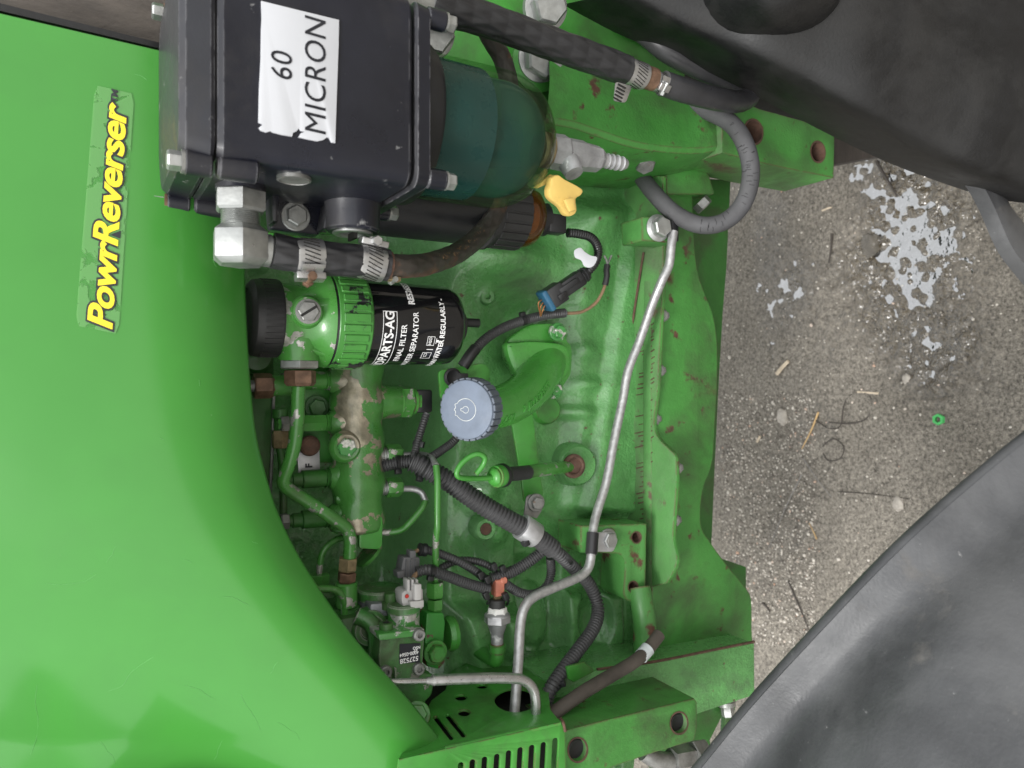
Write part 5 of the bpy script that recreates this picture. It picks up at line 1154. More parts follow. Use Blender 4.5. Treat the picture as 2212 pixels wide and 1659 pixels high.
# ------------------------------------------------------------------ injection rail
def build_rail():
    Y0 = .052
    root = T('fuel_rail', 'cast fuel rail with large flakes of missing green paint', 'fuel rail', P(770, 960, Y0))
    FG = MAT['flaked_green']; Xr = lambda y: P(772, y, Y0).x; z0 = zx(772, Y0); k = mpp(P(772, 960, Y0))
    a = V((Xr(760), Y0, z0)); Lr = a.x - Xr(1142)
    def rf(t, an, r): return r * (1 + .07 * math.sin(t / Lr * 28) + .05 * mnoise.noise(V((t * 40, math.cos(an) * 1.5, math.sin(an) * 1.5))))
    pr = [(Lr * i / 60, 56 * k) for i in range(61)]; pr = [(0, 40 * k)] + pr + [(Lr + .002, 50 * k), (Lr + .005, 22 * k)]
    MB().lathe(a, (-1, 0, 0), pr, 40, rfun=rf).build('rail_body', FG, root, ang=50)
    ku = V((0, 0, 1))
    # four delivery valves up, two outlets and the sensor boss down
    for i, y in enumerate((822, 911, 1028, 1112)):
        x = Xr(y); c0 = V((x, Y0, z0 + 20 * k))
        MB().lathe(c0, ku, [(0, 44 * k), (.010, 36 * k), (.018, 27 * k), (.021, 23 * k)], 24).build('port_stub', FG, root)
        q = V((x, Y0, z0 + 58 * k)); st = MB().lathe(q, ku, [(0, 20 * k), (.003, 21 * k), (.0032, 18 * k), (.006, 21 * k), (.0062, 18 * k), (.008, 19 * k), (.03, 19 * k), (.031, 15 * k), (.040, 15 * k), (.041, 12 * k), (.055, 11 * k)], 24 if i != 1 else 6).build('delivery_valve', MAT['chipped_green'] if i < 2 else MAT['dark_green'], root, ang=30)
        MB().hex(q + ku * .044, ku, .008, 17 * k).build('lock_nut', MAT['dull_steel'], st, ang=25)
        y2 = y - 42
        if i < 3: MB().lathe(V((Xr(y + 45), Y0 - .006, z0 + 26 * k)), ku, [(0, 22 * k), (26 * k, 10 * k), (28 * k, 0)], 16).build('web', FG, root)
    kd = V((0, 0, -1)); x = Xr(868)
    MB().lathe((x, Y0, z0 - 20 * k), kd, [(0, 50 * k), (20 * k, 42 * k), (44 * k, 38 * k), (72 * k, 36 * k), (76 * k, 33 * k)], 30).build('sensor_boss', FG, root)
    q = V((x, Y0, z0 - 96 * k)); MB().lathe(q, kd, [(-4 * k, 36 * k), (0, 36 * k), (1 * k, 32 * k)], 24).hex(q, kd, 28 * k, 37 * k, .2).build('sensor_hex', MAT['chipped_green'], root, ang=25)
    MB().lathe(q + kd * 28 * k, kd, [(0, 30 * k), (.004, 30 * k), (.005, 26 * k), (.008, 26 * k)], 24).build('sensor_neck', MAT['green_paint'], root)
    MB().box(q + kd * (52 * k), V((26 * k, 0, 0)), (0, 22 * k, 0), (0, 0, 20 * k)).build('sensor_connector', MAT['black_plastic'], root, bevel=.003)
    # hex plug towards the viewer
    c = P(748, 966, Y0 - 56 * k); d = V((0, -1, .1)).normalized()
    MB().lathe(c + d * -.006, d, [(0, 34 * k), (.006, 30 * k), (.0075, 26 * k), (.0072, 24 * k), (.007, 0)], 30).build('plug_seat', FG, root)
    MB().hex(c + d * .0012, d, .0055, 20 * k, .3).build('plug', MAT['green_bolt'], root, ang=25)
    # outlets with thin pipes
    for nm, lb, y, run in (('injector_pipe', 'long thin green pipe dropping from the upper rail outlet to the pump', 985, [(862, 984), (905, 982), (930, 988), (942, 1006), (945, 1040), (945, 1100), (945, 1135), (942, 1160), (941, 1200), (941, 1258)]),
                           ('bleed_pipe', 'short hooked thin green pipe from the lower rail outlet', 1058, [(858, 1057), (890, 1056), (910, 1064), (919, 1082), (910, 1100), (884, 1130), (868, 1144), (850, 1149), (812, 1151)])):
        x = Xr(y); q = V((x, Y0, z0 - 48 * k)); pr = []
        for i in range(6): pr += [(.003 * i, 17 * k), (.003 * i + .0015, 15 * k)]
        st = MB().lathe(q, kd, pr, 24).build('outlet_thread', MAT['zinc'], root)
        pp = T(nm, lb, 'pipe', V((x, Y0, z0 - 80 * k)))
        MB().hex(V((x, Y0, zx(834, Y0))), kd, zx(834, Y0) - zx(866, Y0), 22 * k, .45).build('union_nut', MAT['chipped_green'], pp, ang=25)
        yy = [.050, .046, .028, .010, .004, .002, .002, .006, .012, .022] if nm == 'injector_pipe' else [.052, .050, .046, .042, .040, .042, .046, .050, .056]
        ps = [P(a_, b_, yy[i]) for i, (a_, b_) in enumerate(run)]
        MB().tube(ps[:4], .0036, seg=14).build('bare_bend', MAT['galv_pipe'], pp)
        MB().tube(ps[3:], .0037, seg=14).build('painted_run', MAT['chipped_green'], pp)
        if nm == 'injector_pipe':
            for y0, y1, r_ in ((1257, 1290, 20), (1294, 1318, 18), (1318, 1326, 15)):
                a_, b_ = P(940, y0, .022), P(940, y1, .022); MB().hex(a_, b_ - a_, (b_ - a_).length, r_ * mpp(a_), .5).build('lower_nut', MAT['chipped_green'], pp, ang=25)
    # name tab
    tb = plate('blank_tab', (0, Y0 - .024, 0), (0, 1, 0), rounded([(777, 1117), (827, 1117), (826, 1178), (820, 1187), (776, 1185)], 6), [], .006, MAT['green_paint'], root, .001)
    MB().lathe(P(795, 1193, Y0), (-.2, 0, -.2), [(0, .018), (.004, .017), (.006, .012)], 24).build('end_lug', FG, root)
build_rail()
# ------------------------------------------------------------------ oil filler
def build_filler():
    root = T('oil_filler', 'green cast oil filler neck with raised casting letters', 'filler neck', P(1180, 780, .05))
    cl = [P(1034, 886, -.018), P(1085, 877, .003), P(1130, 852, .024), P(1160, 818, .040), P(1182, 778, .062)]
    rr = lambda t: .0235 + .003 * t
    MB().tube(cl, lambda t: .0225 + .0045 * t, seg=36, step=.003).build('neck', MAT['green_cast_smooth'], root, ang=60)
    fl = [(1112, 722), (1150, 700), (1212, 700), (1226, 712), (1226, 735), (1236, 752), (1235, 802), (1226, 822), (1216, 838), (1213, 856), (1182, 860), (1160, 846), (1110, 800), (1094, 770), (1096, 740)]
    plate('flange', P(1170, 780, .050), (0, 1, -.1), smooth(fl, 4), [], .016, MAT['green_cast_smooth'], root, .003)
    plate('shoulder', P(1170, 780, .040), (0, 1, -.1), smooth([(1094, 745), (1120, 738), (1160, 736), (1215, 742), (1233, 760), (1232, 800), (1215, 820), (1150, 850), (1110, 800)], 4), [], .02, MAT['green_cast_smooth'], root, .006)
    for x, y in ((1205, 717), (1197, 842)): bolt('flange_bolt', P(x, y, .036), (0, -1, .1), .0082, .007, MAT['green_bolt'], root)
    tubetext('A0J1', cl, lambda t: .0225 + .0045 * t, .0105, MAT['green_cast_smooth'], root, start=.018, side=-.62, bold=.0002, raised=.0008, name='raised_lettering')
    tubetext('2  JD R123569', cl, lambda t: .0225 + .0045 * t, .0105, MAT['green_cast_smooth'], root, start=.052, side=-.55, bold=.0002, raised=.0008, name='raised_lettering')
    # cap
    d = V((-.10, -.45, .885)).normalized(); b = P(1047, 882, -.012)
    b = cl[0] + d * .0
    d = ((P(980, 888, -.046)) - P(1030, 881, -.020)).normalized()
    b = P(1028, 882, -.024)
    cp = T('filler_cap', 'pale blue grey oil filler cap with embossed oil can mark', 'cap', b)
    R_ = .0315; h = .021
    MB().lathe(b - d * .006, d, [(0, .024), (.006, .026), (.0065, R_ - .002)], 40).build('cap_neck', MAT['cap_side'], cp)
    top = MB().lathe(b, d, [(0, R_ - .0008), (.001, R_), (h - .002, R_ - .0005), (h - .0006, R_ - .0012), (h, R_ - .0028), (h + .0004, R_ * .6), (h + .0005, 0)], 56).build('cap_top', MAT['cap_blue'], cp, ang=35)
    u, w_, _ = frame(d)
    for k in range(26):
        a = 2 * math.pi * k / 26; n = u * math.cos(a) + w_ * math.sin(a); t = d.cross(n); MB().box(b + d * (h * .46) + n * (R_ + .0002), n * .0012, t * .0031, d * h * .42).build('grip', MAT['cap_side'], cp, bevel=.0005, bseg=1)
    # embossed oil can outline: ring, drop and spout strokes
    upv = (V((0, 0, 1)) - d * d.z).normalized(); rt = upv.cross(d) * -1
    rt = (V((1, 0, 0)) - d * d.x).normalized(); upv = (V((0, 0, 1)) - d * d.z - rt * rt.z).normalized()
    def on(a, c): return b + d * (h + .0006) + upv * a + rt * c
    ring = [on(.0115 * math.cos(t) - .001, .0105 * math.sin(t)) for t in np.linspace(.9, 2 * math.pi - .9, 28)]
    ring += [on(-.0115 + .018, -.008), on(.0085, -.0035), on(.0095, 0), on(.0085, .0035), ring[0]]
    mat('emboss_pale', (0.60, 0.62, 0.60), .7, var=(200, .3))
    ring = [on(-.012 * math.cos(t), .0115 * math.sin(t)) for t in np.linspace(-2.55, 2.55, 30)]
    MB().tube(ring + [on(.0125, .0055), on(.0120, .0022), on(.0135, .0), on(.0120, -.0022), on(.0125, -.0055), ring[0]], .00035, seg=6, step=.0006).build('emblem_outline', MAT['emboss_pale'], top)
    dr = [on(.0036 * math.cos(t) * -1 + (.0022 if abs(t) > 2.8 else 0), .0034 * math.sin(t)) for t in np.linspace(-math.pi, math.pi, 24)]
    MB().tube(dr, .0003, seg=6, step=.0005).build('emblem_drop', MAT['emboss_pale'], top)
    # small tab plate with black grommet behind the cap
    tb = T('clip_tab', 'small rounded green tab plate holding a black push clip', 'tab', P(1000, 815, .03))
    plate('tab_plate', (0, .03, 0), (0, 1, 0), rounded([(947, 800), (1045, 784), (1058, 796), (1058, 850), (952, 862)], 10), [], .004, MAT['green_paint'], tb, .0008)
    c = P(977, 815, .029); MB().lathe(c, (0, -1, 0), [(0, .0105), (.002, .0105), (.003, .008), (.0015, .006), (.001, 0)], 24).build('push_clip', MAT['black_plastic'], tb)
    MB().box(P(1000, 814, .024), (.004, 0, 0), (0, .003, 0), (0, 0, .0055)).build('clip_tongue', MAT['black_plastic'], tb, bevel=.001)
mat('green_cast_smooth', (0.062, 0.285, 0.044), 0.30, var=(20, .12), bump=[(350, .3, .001), (60, .2, .002)], specks=(60, .745, (.13, .05, .025), 0, .85, .02), coat=.4, grime=(14, .54, .45, GR))
build_filler()
# ------------------------------------------------------------------ dipstick, strap
def build_dipstick():
    root = T('dipstick', 'green dipstick with open wire loop handle', 'dipstick', P(1240, 1003, .07))
    g = lambda a, b, Y: P(918 + a * .293, 864 + b * .293, Y)
    lp = [g(560, 560, -.012), g(480, 574, -.014), g(380, 578, -.018), g(300, 578, -.022), g(245, 565, -.024), g(236, 530, -.025), g(265, 475, -.026), g(335, 415, -.028), g(400, 398, -.03), g(440, 425, -.03), g(435, 465, -.028), g(410, 505, -.026), g(375, 548, -.024)]
    MB().tube(lp, .0029, seg=14).build('handle_loop', MAT['green_paint'], root)
    a, b = g(490, 572, -.014), g(610, 548, -.006); d = (b - a).normalized()
    MB().lathe(a, d, [(0, .006), (.002, .009), (.004, .010), (.006, .0095), (.0065, .012), (.012, .0125), (.016, .012), (.018, .0105)], 28).build('handle_knob', MAT['green_paint'], root)
    MB().lathe(g(548, 560, -.009), d, [(0, .0122), (.003, .0132), (.007, .0132), (.010, .0115)], 28).build('seal', MAT['rubber_dark'], root)
    MB().tube([g(590, 550, -.006), g(700, 540, .004), g(760, 532, .010)], .0082, seg=20).build('bare_tube', MAT['rubber'], root)
    MB().tube([g(720, 535, .006), g(900, 510, .028), g(1085, 490, .062)], .0078, seg=20).build('tube', MAT['chipped_green'], root)
    MB().lathe(g(1095, 487, .050), (0, -1, .15), [(0, .0155), (.003, .015), (.0045, .012), (.003, .010), (-.002, .0095), (-.002, 0)], 28).build('socket', MAT['rust'], root)
    st = T('strap_bracket', 'flat green strap bracket running behind the dipstick', 'bracket', P(1140, 980, .05))
    plate('strap', P(1140, 980, .042), (0, 1, -.12), rounded([(1100, 880), (1148, 872), (1170, 1040), (1175, 1066), (1164, 1086), (1132, 1086), (1127, 1040)], [0, 0, 0, 8, 10, 8, 0]), [], .004, MAT['green_paint'], st, .0008)
    pc = T('pipe_clip', 'grey metal clip bolted to the block round the thick conduit', 'clip', P(1150, 1120, .02))
    bolt('clip_bolt', P(1158, 1086, .022), (0, -1, .1), .0078, .006, MAT['dull_steel'], pc)
    plate('clip_ear', (0, .025, 0), (0, 1, 0), rounded([(1138, 1070), (1164, 1066), (1178, 1082), (1172, 1100), (1160, 1120), (1132, 1112)], [8, 12, 12, 4, 0, 0]), [], .002, MAT['dull_steel'], pc, .0003)
    ax = (P(1182, 1180, .0) - P(1094, 1122, .0)).normalized(); c = P(1141, 1147, .004)
    MB().lathe(c - ax * .0115, ax, [(0, .0128), (0, .0146), (.0006, .0149), (.0224, .0149), (.023, .0146), (.023, .0128)], 36).build('clip_band', MAT['alu_head'], pc, ang=30)
build_dipstick()
# ------------------------------------------------------------------ wiring harness
def zip_tie(root, x, y, Y, d, r, hd=(0, -1, 0)):
    p = P(x, y, Y); d = V(d).normalized(); MB().lathe(p - d * .0022, d, [(0, r), (0, r * 1.1), (.0044, r * 1.1), (.0044, r)], 20).build('tie_band', MAT['black_plastic'], root)
    h = V(hd); h = (h - d * h.dot(d)).normalized(); t = d.cross(h); MB().box(p + h * r * 1.25, d * .0034, t * .003, h * .0026).build('tie_head', MAT['black_plastic'], root, bevel=.0006)
def build_harness():
    def con(name, label, pts, r, m='conduit', pitch=None):
        ps = tubepts(pts); rm = r * mpp(ps[len(ps) // 2]); root = T(name, label, 'conduit', ps[0], 'corrugated wiring conduits')
        MB().tube(ps, rm, seg=20, corr=((pitch or max(.0028, rm * .36)) * 1.08, .18)).build('corrugated_sleeve', MAT[m], root, ang=50)
        return root, ps, rm
    r, p, rm = con('main_conduit', 'thickest ribbed black conduit running diagonally to the metal clip', [(888, 996, .03), (905, 1003, .027), (935, 1020, .022), (971, 1041, .018), (1035, 1086, .012), (1094, 1121, .006), (1141, 1147, .004), (1184, 1178, .003), (1196, 1188, .003)], 22.5, pitch=.0044)
    zip_tie(r, 1132, 1172, .0, (.3, 0, -.9), .004)
    r, p, rm = con('tail_conduit', 'ribbed black conduit curving down behind the steel pipe into the guard', [(1192, 1186, .010), (1211, 1200, .012), (1240, 1228, .018), (1270, 1258, .022), (1288, 1296, .020), (1291, 1330, .012), (1278, 1364, .0), (1249, 1404, -.012), (1210, 1456, -.025), (1186, 1496, -.032), (1175, 1540, -.03)], 14.5, pitch=.0038)
    zip_tie(r, 1222, 1208, .012, (1, 0, -1), rm * 1.02, (1, -.5, .6))
    zip_tie(r, 1198, 1480, -.028, (.9, 0, .5), rm * 1.02, (-.4, -.5, -.8))
    con('branch_conduit', 'ribbed conduit branching left from under the thick conduit end', [(1172, 1190, .015), (1150, 1208, .018), (1112, 1232, .022), (1075, 1246, .024), (1060, 1250, .026)], 13)
    r, p, rm = con('upper_lead_conduit', 'thin conduit from the dark grey plug crossing under the green pipe', [(908, 1188, .030), (925, 1189, .03), (950, 1196, .03), (985, 1210, .028), (1023, 1231, .026), (1046, 1249, .026)], 9.5)
    MB().lathe(P(904, 1187, .030), (p[1] - p[0]), [(0, .004), (.001, .0072), (.003, .0072), (.004, .006), (.006, .0072), (.009, .0072), (.010, .005)], 20).build('end_boot', MAT['black_plastic'], r)
    MB().tube([P(890, 1203, .03), P(893, 1194, .03), P(904, 1188, .03)], .0022, seg=8).build('wire', MAT['brown_wire'], r)
    r, p, rm = con('lower_lead_conduit', 'ribbed conduit from the light grey plug running to the salmon boot', [(900, 1236, .012), (925, 1231, .010), (968, 1245, .012), (1014, 1262, .014), (1056, 1273, .016)], 12)
    zip_tie(r, 932, 1233, .010, (-.2, 0, -1), rm * 1.02, (-1, 0, 0))
    MB().tube([P(893, 1256, .012), P(894, 1246, .010), P(902, 1238, .010)], .0026, seg=8).build('wires', MAT['brown_wire'], r)
    con('rear_conduit', 'thin ribbed conduit passing behind the crossing leads', [(950, 1228, .04), (975, 1216, .04), (1000, 1210, .038), (1035, 1214, .034), (1068, 1228, .03)], 8.5)
    con('looped_conduit', 'thin ribbed conduit looping from salmon boot back up to the thick conduit', [(1092, 1262, .018), (1120, 1279, .02), (1150, 1284, .022), (1178, 1270, .024), (1190, 1240, .024), (1189, 1205, .018)], 10)
    r, p, rm = con('cap_conduit', 'thin ribbed conduit dropping from the rail sensor connector', [(922, 892, .045), (916, 910, .045), (906, 942, .042), (898, 972, .036), (893, 995, .03)], 9)
    zip_tie(r, 901, 958, .04, (-1, 0, .3), rm * 1.02, (0, -1, -1))
    con('side_conduit', 'thin ribbed conduit curving out from behind the oil cap', [(995, 935, .04), (978, 955, .038), (958, 970, .035), (934, 986, .03), (912, 998, .03)], 9.5)
    r, p, rm = con('rear_main_conduit', 'ribbed conduit emerging from behind the fuel rail', [(800, 1012, .06), (830, 1005, .05), (860, 999, .042), (895, 997, .032)], 15)
    zip_tie(r, 858, 1000, .042, (0, 0, -1), rm * 1.02, (-1, -.3, 0)); zip_tie(r, 912, 1008, .027, (-.4, 0, -1), rm * 1.5, (-1, -.3, 0))
    r, p, rm = con('ground_conduit', 'split ribbed conduit curving up past the filter drain with a frayed wire', [(1219, 676, .048), (1167, 683, .042), (1102, 702, .034), (1053, 729, .030), (1024, 758, .028), (1008, 780, .028)], 11)
    zip_tie(r, 1130, 692, .036, (.3, 0, -1), rm * 1.02, (1, -.2, 0))
    MB().tube([P(1028, 752, .028), P(1014, 770, .028), P(1000, 792, .03)], rm * 1.15, seg=16).build('tape_end', MAT['rubber_dark'], r)
    MB().tube(tubepts([(1215, 677, .048), (1255, 674, .045), (1284, 657, .042), (1300, 634, .04), (1308, 612, .04)]), .0021, seg=10, rvar=.2).build('bare_wire', MAT['brown_wire'], r)
    MB().tube(tubepts([(1307, 616, .04), (1311, 596, .038), (1310, 585, .038), (1312, 572, .038)]), .0042, seg=14, rvar=.2).build('crimp', MAT['rubber_dark'], r)
    MB().tube(tubepts([(1312, 573, .038), (1310, 562, .038), (1305, 552, .038)]), .0015, seg=8).tube(tubepts([(1313, 570, .038), (1317, 560, .038), (1321, 552, .038)]), .0015, seg=8).build('fork_terminal', MAT['dull_steel'], r)
    # loose cable ties where the leads meet
    tie = T('tie_cluster', 'black cable tie heads where several conduits cross near the salmon boot', 'cable ties', P(1070, 1240, .02))
    for x, y, Y in ((1067, 1224, .018), (1086, 1229, .018), (1038, 1243, .018), (1050, 1286, .012), (1092, 1288, .012), (1053, 1252, .014)):
        MB().box(P(x, y, Y), V((1, .1, .4)).normalized() * .0042, V((0, 1, 0)) * .003, V((-.4, 0, 1)).normalized() * .0034).build('tie_head', MAT['black_plastic'], tie, bevel=.0008)
        MB().tube([P(x, y, Y), P(x + 6, y + 10, Y + .006), P(x + 3, y + 18, Y + .016)], .0017, seg=8).build('tie_strap', MAT['black_plastic'], tie)
build_harness()
# ------------------------------------------------------------------ pressure sensor
def build_sensor():
    Y = .022; X = lambda y: P(1073, y, Y).x; z = zx(1074, Y); k = mpp(P(1074, 1320, Y)); d = V((-1, 0, 0))
    root = T('pressure_sender', 'oil pressure sender with salmon pink boot on green elbow', 'sensor', (X(1420), Y, z))
    A = lambda y: V((X(y), Y, z))
    MB().box(P(1075, 1268, Y), d * 18 * k, (0, 12 * k, 0), (0, 0, 11 * k)).build('boot', MAT['salmon'], root, bevel=.0015)
    MB().cyl(P(1080, 1256, Y - .003), P(1093, 1252, Y - .003), 8 * k, ch=.001).build('boot_spout', MAT['salmon'], root)
    MB().box(A(1289), d * 8 * k, (0, 3 * k, 0), (0, 0, 8 * k)).build('blade', MAT['brass_nut'], root)
    MB().lathe(A(1294), d, [(0, 15 * k), (2 * k, 17 * k), (20 * k, 18 * k)], 28).build('insulator', MAT['dusty_black'], root)
    MB().lathe(A(1311), d, [(0, 17.5 * k), (2 * k, 20 * k), (10 * k, 21 * k), (14 * k, 24 * k)], 28, rfun=lambda t, a, r: r * (1 + .05 * math.sin(a * 7))).build('sealant', MAT['white_sealant'], root)
    MB().lathe(A(1322), d, [(0, 22 * k), (4 * k, 27 * k), (8 * k, 28 * k)], 32).hex(A(1328), d, 18 * k, 29 * k, .2).build('hex_body', MAT['alu_head'], root, ang=25)
    MB().lathe(A(1346), d, [(0, 22 * k), (10 * k, 19 * k), (24 * k, 14 * k), (46 * k, 13 * k)], 28).build('stem', MAT['cast_alu'], root)
    MB().lathe(A(1390), d, [(0, 14 * k), (3 * k, 14.5 * k), (4 * k, 12 * k)], 24).build('seal', MAT['copper_rust'], root)
    MB().lathe(A(1392), d, [(0, 17 * k), (1 * k, 18.5 * k), (16 * k, 18.5 * k), (17 * k, 15 * k)], 28).tube([A(1405), A(1420), A(1430) + V((0, .006, 0)), A(1432) + V((0, .02, 0)), A(1432) + V((0, .05, 0))], 15.5 * k, seg=24).build('elbow', MAT['green_paint'], root, ang=40)
build_sensor()
# ------------------------------------------------------------------ injection pump
def build_pump():
    Y = .02
    root = T('injection_pump', 'green injection pump housing with black data label', 'pump', P(870, 1420, Y))
    dX = V((-1, 0, 0)); k = mpp(P(870, 1400, Y)); G = MAT['dark_green']; CG = MAT['chipped_green']
    def cylx(x, y0, y1, r, m, name, Yq=Y, prof=None, seg=36, par=None):
        a = P(x, y0, Yq); b = P(x, y1, Yq); b = V((b.x, a.y, a.z)); L = abs(b.x - a.x); kk = mpp(a)
        pr = [(0, r * kk - .0015), (.0015, r * kk), (L - .0005, r * kk), (L, r * kk - .0005)] if prof is None else [(t * L, q * kk) for t, q in prof]
        return MB().lathe(a, dX, pr, seg).build(name, MAT[m], par or root, ang=35)
    # suction control valve
    cylx(872, 1302, 1320, 36, 'pump_green', 'valve_cap', -.012); cylx(872, 1318, 1372, 34, 'valve_flaked', 'valve_can', -.012)
    # body block with flange and corner screws
    MB().prism([P(x, y, -.035) for x, y in rounded([(822, 1372), (917, 1362), (917, 1378), (912, 1450), (900, 1480), (826, 1480), (818, 1420)], 4)], (0, .09, 0)).build('pump_body', MAT['pump_green'], root, bevel=.004, bseg=3)
    MB().prism([P(x, y, -.042) for x, y in rounded([(818, 1370), (916, 1358), (918, 1372), (820, 1384)], 3)], (0, .08, 0)).build('body_flange', MAT['valve_flaked'], root, bevel=.0015)
    for x, y in ((834, 1358), ): 
        a = P(x, y, -.03); MB().lathe(a + V((.006, 0, 0)), dX, [(0, .0062), (.0005, .0068), (.008, .0068)], 20).build('socket_screw', G, root); MB().hex(a + V((.0063, 0, 0)), -dX * -1, .002, .0035).build('screw_socket', MAT['hole_dark'], root)
    # disc cover behind
    dc = cylx(820, 1268, 1290, 50, 'pump_green', 'disc_cover', .03); cylx(820, 1289, 1312, 49, 'pump_alu', 'disc_seat', .03, par=root)
    cylx(818, 1311, 1390, 44, 'dark_green', 'pump_barrel', .035)
    a = P(843, 1297, .0); MB().lathe(a + V((.008, 0, 0)), dX, [(0, .0055), (.0005, .0062), (.009, .0062), (.0095, .009), (.016, .009)], 20).build('cover_screw', G, root)
    MB().prism([P(x, y, .0) for x, y in ((800, 1305), (862, 1300), (862, 1320), (845, 1332), (800, 1332))], (0, .03, 0)).build('ear', MAT['pump_alu'], root, bevel=.002)
    MB().bx(P(775, 1400, .02).x - .06, P(775, 1400, .02).x + .04, .0, .08, zx(840, .02), zx(720, .02)).build('rear_housing', G, root, bevel=.006)
    MB().prism([P(x, y, .005) for x, y in ((775, 1330), (820, 1325), (815, 1395), (770, 1395))], (0, .05, 0)).build('side_web', G, root, bevel=.004)
    # cast ribs, cover screws and a rounded shoulder on the housing
    for i in range(3):
        x = 828 + i * 11; MB().prism([P(q, y, -.036) for q, y in ((x, 1440), (x + 4, 1440), (x + 4, 1478), (x, 1478))], (0, -.004, 0)).build('cast_rib', MAT['pump_green'], root, bevel=.001)
    for x, y, Yq in ((834, 1452, -.038), (905, 1446, -.038), (906, 1372, -.045)):
        a = P(x, y, Yq); MB().lathe(a + V((0, .004, 0)), (0, -1, 0), [(0, .0062), (.005, .0060), (.0062, .0050), (.0062, .0028), (.003, .0026), (.003, 0)], 20).build('cover_screw', MAT['dull_steel'], root)
    MB().lathe(P(792, 1352, .01), (0, -1, .1), [(0, .02), (.012, .019), (.016, .015), (.016, .010), (.013, .009), (.013, 0)], 28).build('side_boss', MAT['pump_green'], root)
    MB().tube(tubepts([(770, 1330, .0), (800, 1345, -.006), (812, 1372, -.01), (812, 1410, -.01), (800, 1450, -.004)]), .0085, seg=18).build('cast_channel', MAT['pump_green'], root)
    cylx(872, 1364, 1371, 39, 'dull_steel', 'valve_seat', -.012)
    # inlet column
    cylx(748, 1258, 1310, 24, 'chipped_green', 'inlet_column', .018, seg=12); cylx(748, 1308, 1420, 30, 'dark_green', 'inlet_base', .024)
    # outlet block with chipped paint, bolt and disc
    MB().prism([P(x, y, .012) for x, y in rounded([(922, 1324), (958, 1324), (962, 1345), (958, 1390), (962, 1430), (948, 1446), (922, 1440), (918, 1380)], 4)], (0, .05, 0)).build('outlet_block', MAT['outlet_flaked'], root, bevel=.004, bseg=3)
    bolt('outlet_bolt', P(940, 1409, .008), (0, -1, .1), .0095, .008, MAT['green_paint'], root)
    a = P(962, 1370, .035); MB().lathe(a, (0, 0, -1), [(0, .017), (.005, .0195), (.010, .0185), (.012, .012)], 36).build('end_disc', MAT['green_paint'], root)
    # base of the pump running into the guard
    MB().prism([P(x, y, -.025) for x, y in rounded([(826, 1478), (912, 1452), (940, 1460), (935, 1500), (900, 1540), (850, 1560), (826, 1540)], 8)], (0, .09, 0)).build('pump_foot', MAT['pump_green'], root, bevel=.005, bseg=3)
    bolt('foot_bolt', P(900, 1545, -.03), (.4, -.7, .2), .010, .009, MAT['green_paint'], root)
    # data label (reads upside down)
    lab = MB().prism([P(x, y, -.0352) for x, y in ((863, 1391), (908, 1389), (907, 1430), (862, 1433))], (0, -.0006, 0)).build('data_label', MAT['black_ink'], root)
    for s_, x, y, cap, xs in (('527528', 884, 1425, 10, 1.0), ('4000-0564', 884, 1412, 7.5, .95), ('NSO', 900, 1399, 6, 1.0), ('29', 898, 1406, 6, 1)):
        c = P(x, y, -.0362); kk = mpp(c); text(s_, cap * kk / .7, lambda u, v, c=c: c + V((0, 0, u)) + V((-1, 0, 0)) * -v * -1, MAT['white_ink'], lab, 'lettering', bold=.0001, xs=xs)
    # electrical plugs
    pd = T('dark_plug', 'dark grey wire plug above the light grey plug', 'plug', P(885, 1225, .03))
    MB().prism([P(x, y, .02) for x, y in ((872, 1204), (907, 1204), (908, 1230), (903, 1250), (868, 1252), (866, 1236))], (0, .018, 0)).build('plug_body', MAT['grey_connector'], pd, bevel=.0015)
    MB().prism([P(x, y, .018) for x, y in ((886, 1190), (899, 1190), (899, 1206), (886, 1206))], (0, .012, 0)).build('plug_neck', MAT['grey_connector'], pd, bevel=.001)
    MB().prism([P(x, y, .016) for x, y in ((858, 1236), (874, 1232), (874, 1248), (860, 1250))], (0, .014, 0)).build('latch', MAT['grey_connector'], pd, bevel=.001)
    for i in range(3): MB().prism([P(x + i * 10, y, .0195) for x, y in ((876, 1208), (879, 1208), (879, 1246), (876, 1246))], (0, -.0015, 0)).build('ridge', MAT['grey_connector'], pd, bevel=.0004, bseg=1)
    pl = T('light_plug', 'light grey wire plug on top of the pump valve', 'plug', P(890, 1290, -.02))
    LC = MAT['light_connector']
    MB().prism([P(x, y, -.022) for x, y in ((874, 1276), (914, 1272), (915, 1300), (913, 1316), (872, 1316), (868, 1298), (868, 1282))], (0, .02, 0)).build('plug_body', LC, pl, bevel=.0015)
    for x0, x1 in ((880, 886), (890, 895), (899, 904)): MB().prism([P(x, y, -.024) for x, y in ((x0, 1252), (x1, 1252), (x1, 1280), (x0, 1280))], (0, .012, 0)).build('wire_socket', LC, pl, bevel=.0008)
    MB().prism([P(x, y, -.030) for x, y in ((896, 1262), (911, 1262), (911, 1296), (896, 1298))], (0, .012, 0)).build('latch', LC, pl, bevel=.001)
    MB().prism([P(x, y, -.028) for x, y in ((886, 1300), (916, 1296), (916, 1312), (888, 1316))], (0, .008, 0)).build('skirt', LC, pl, bevel=.001)
    MB().lathe(P(879, 1288, -.023), (0, -1, 0), [(0, .0022), (.001, .0018), (.0012, 0)], 12).build('lock_pin', MAT['red_plastic'], pl)
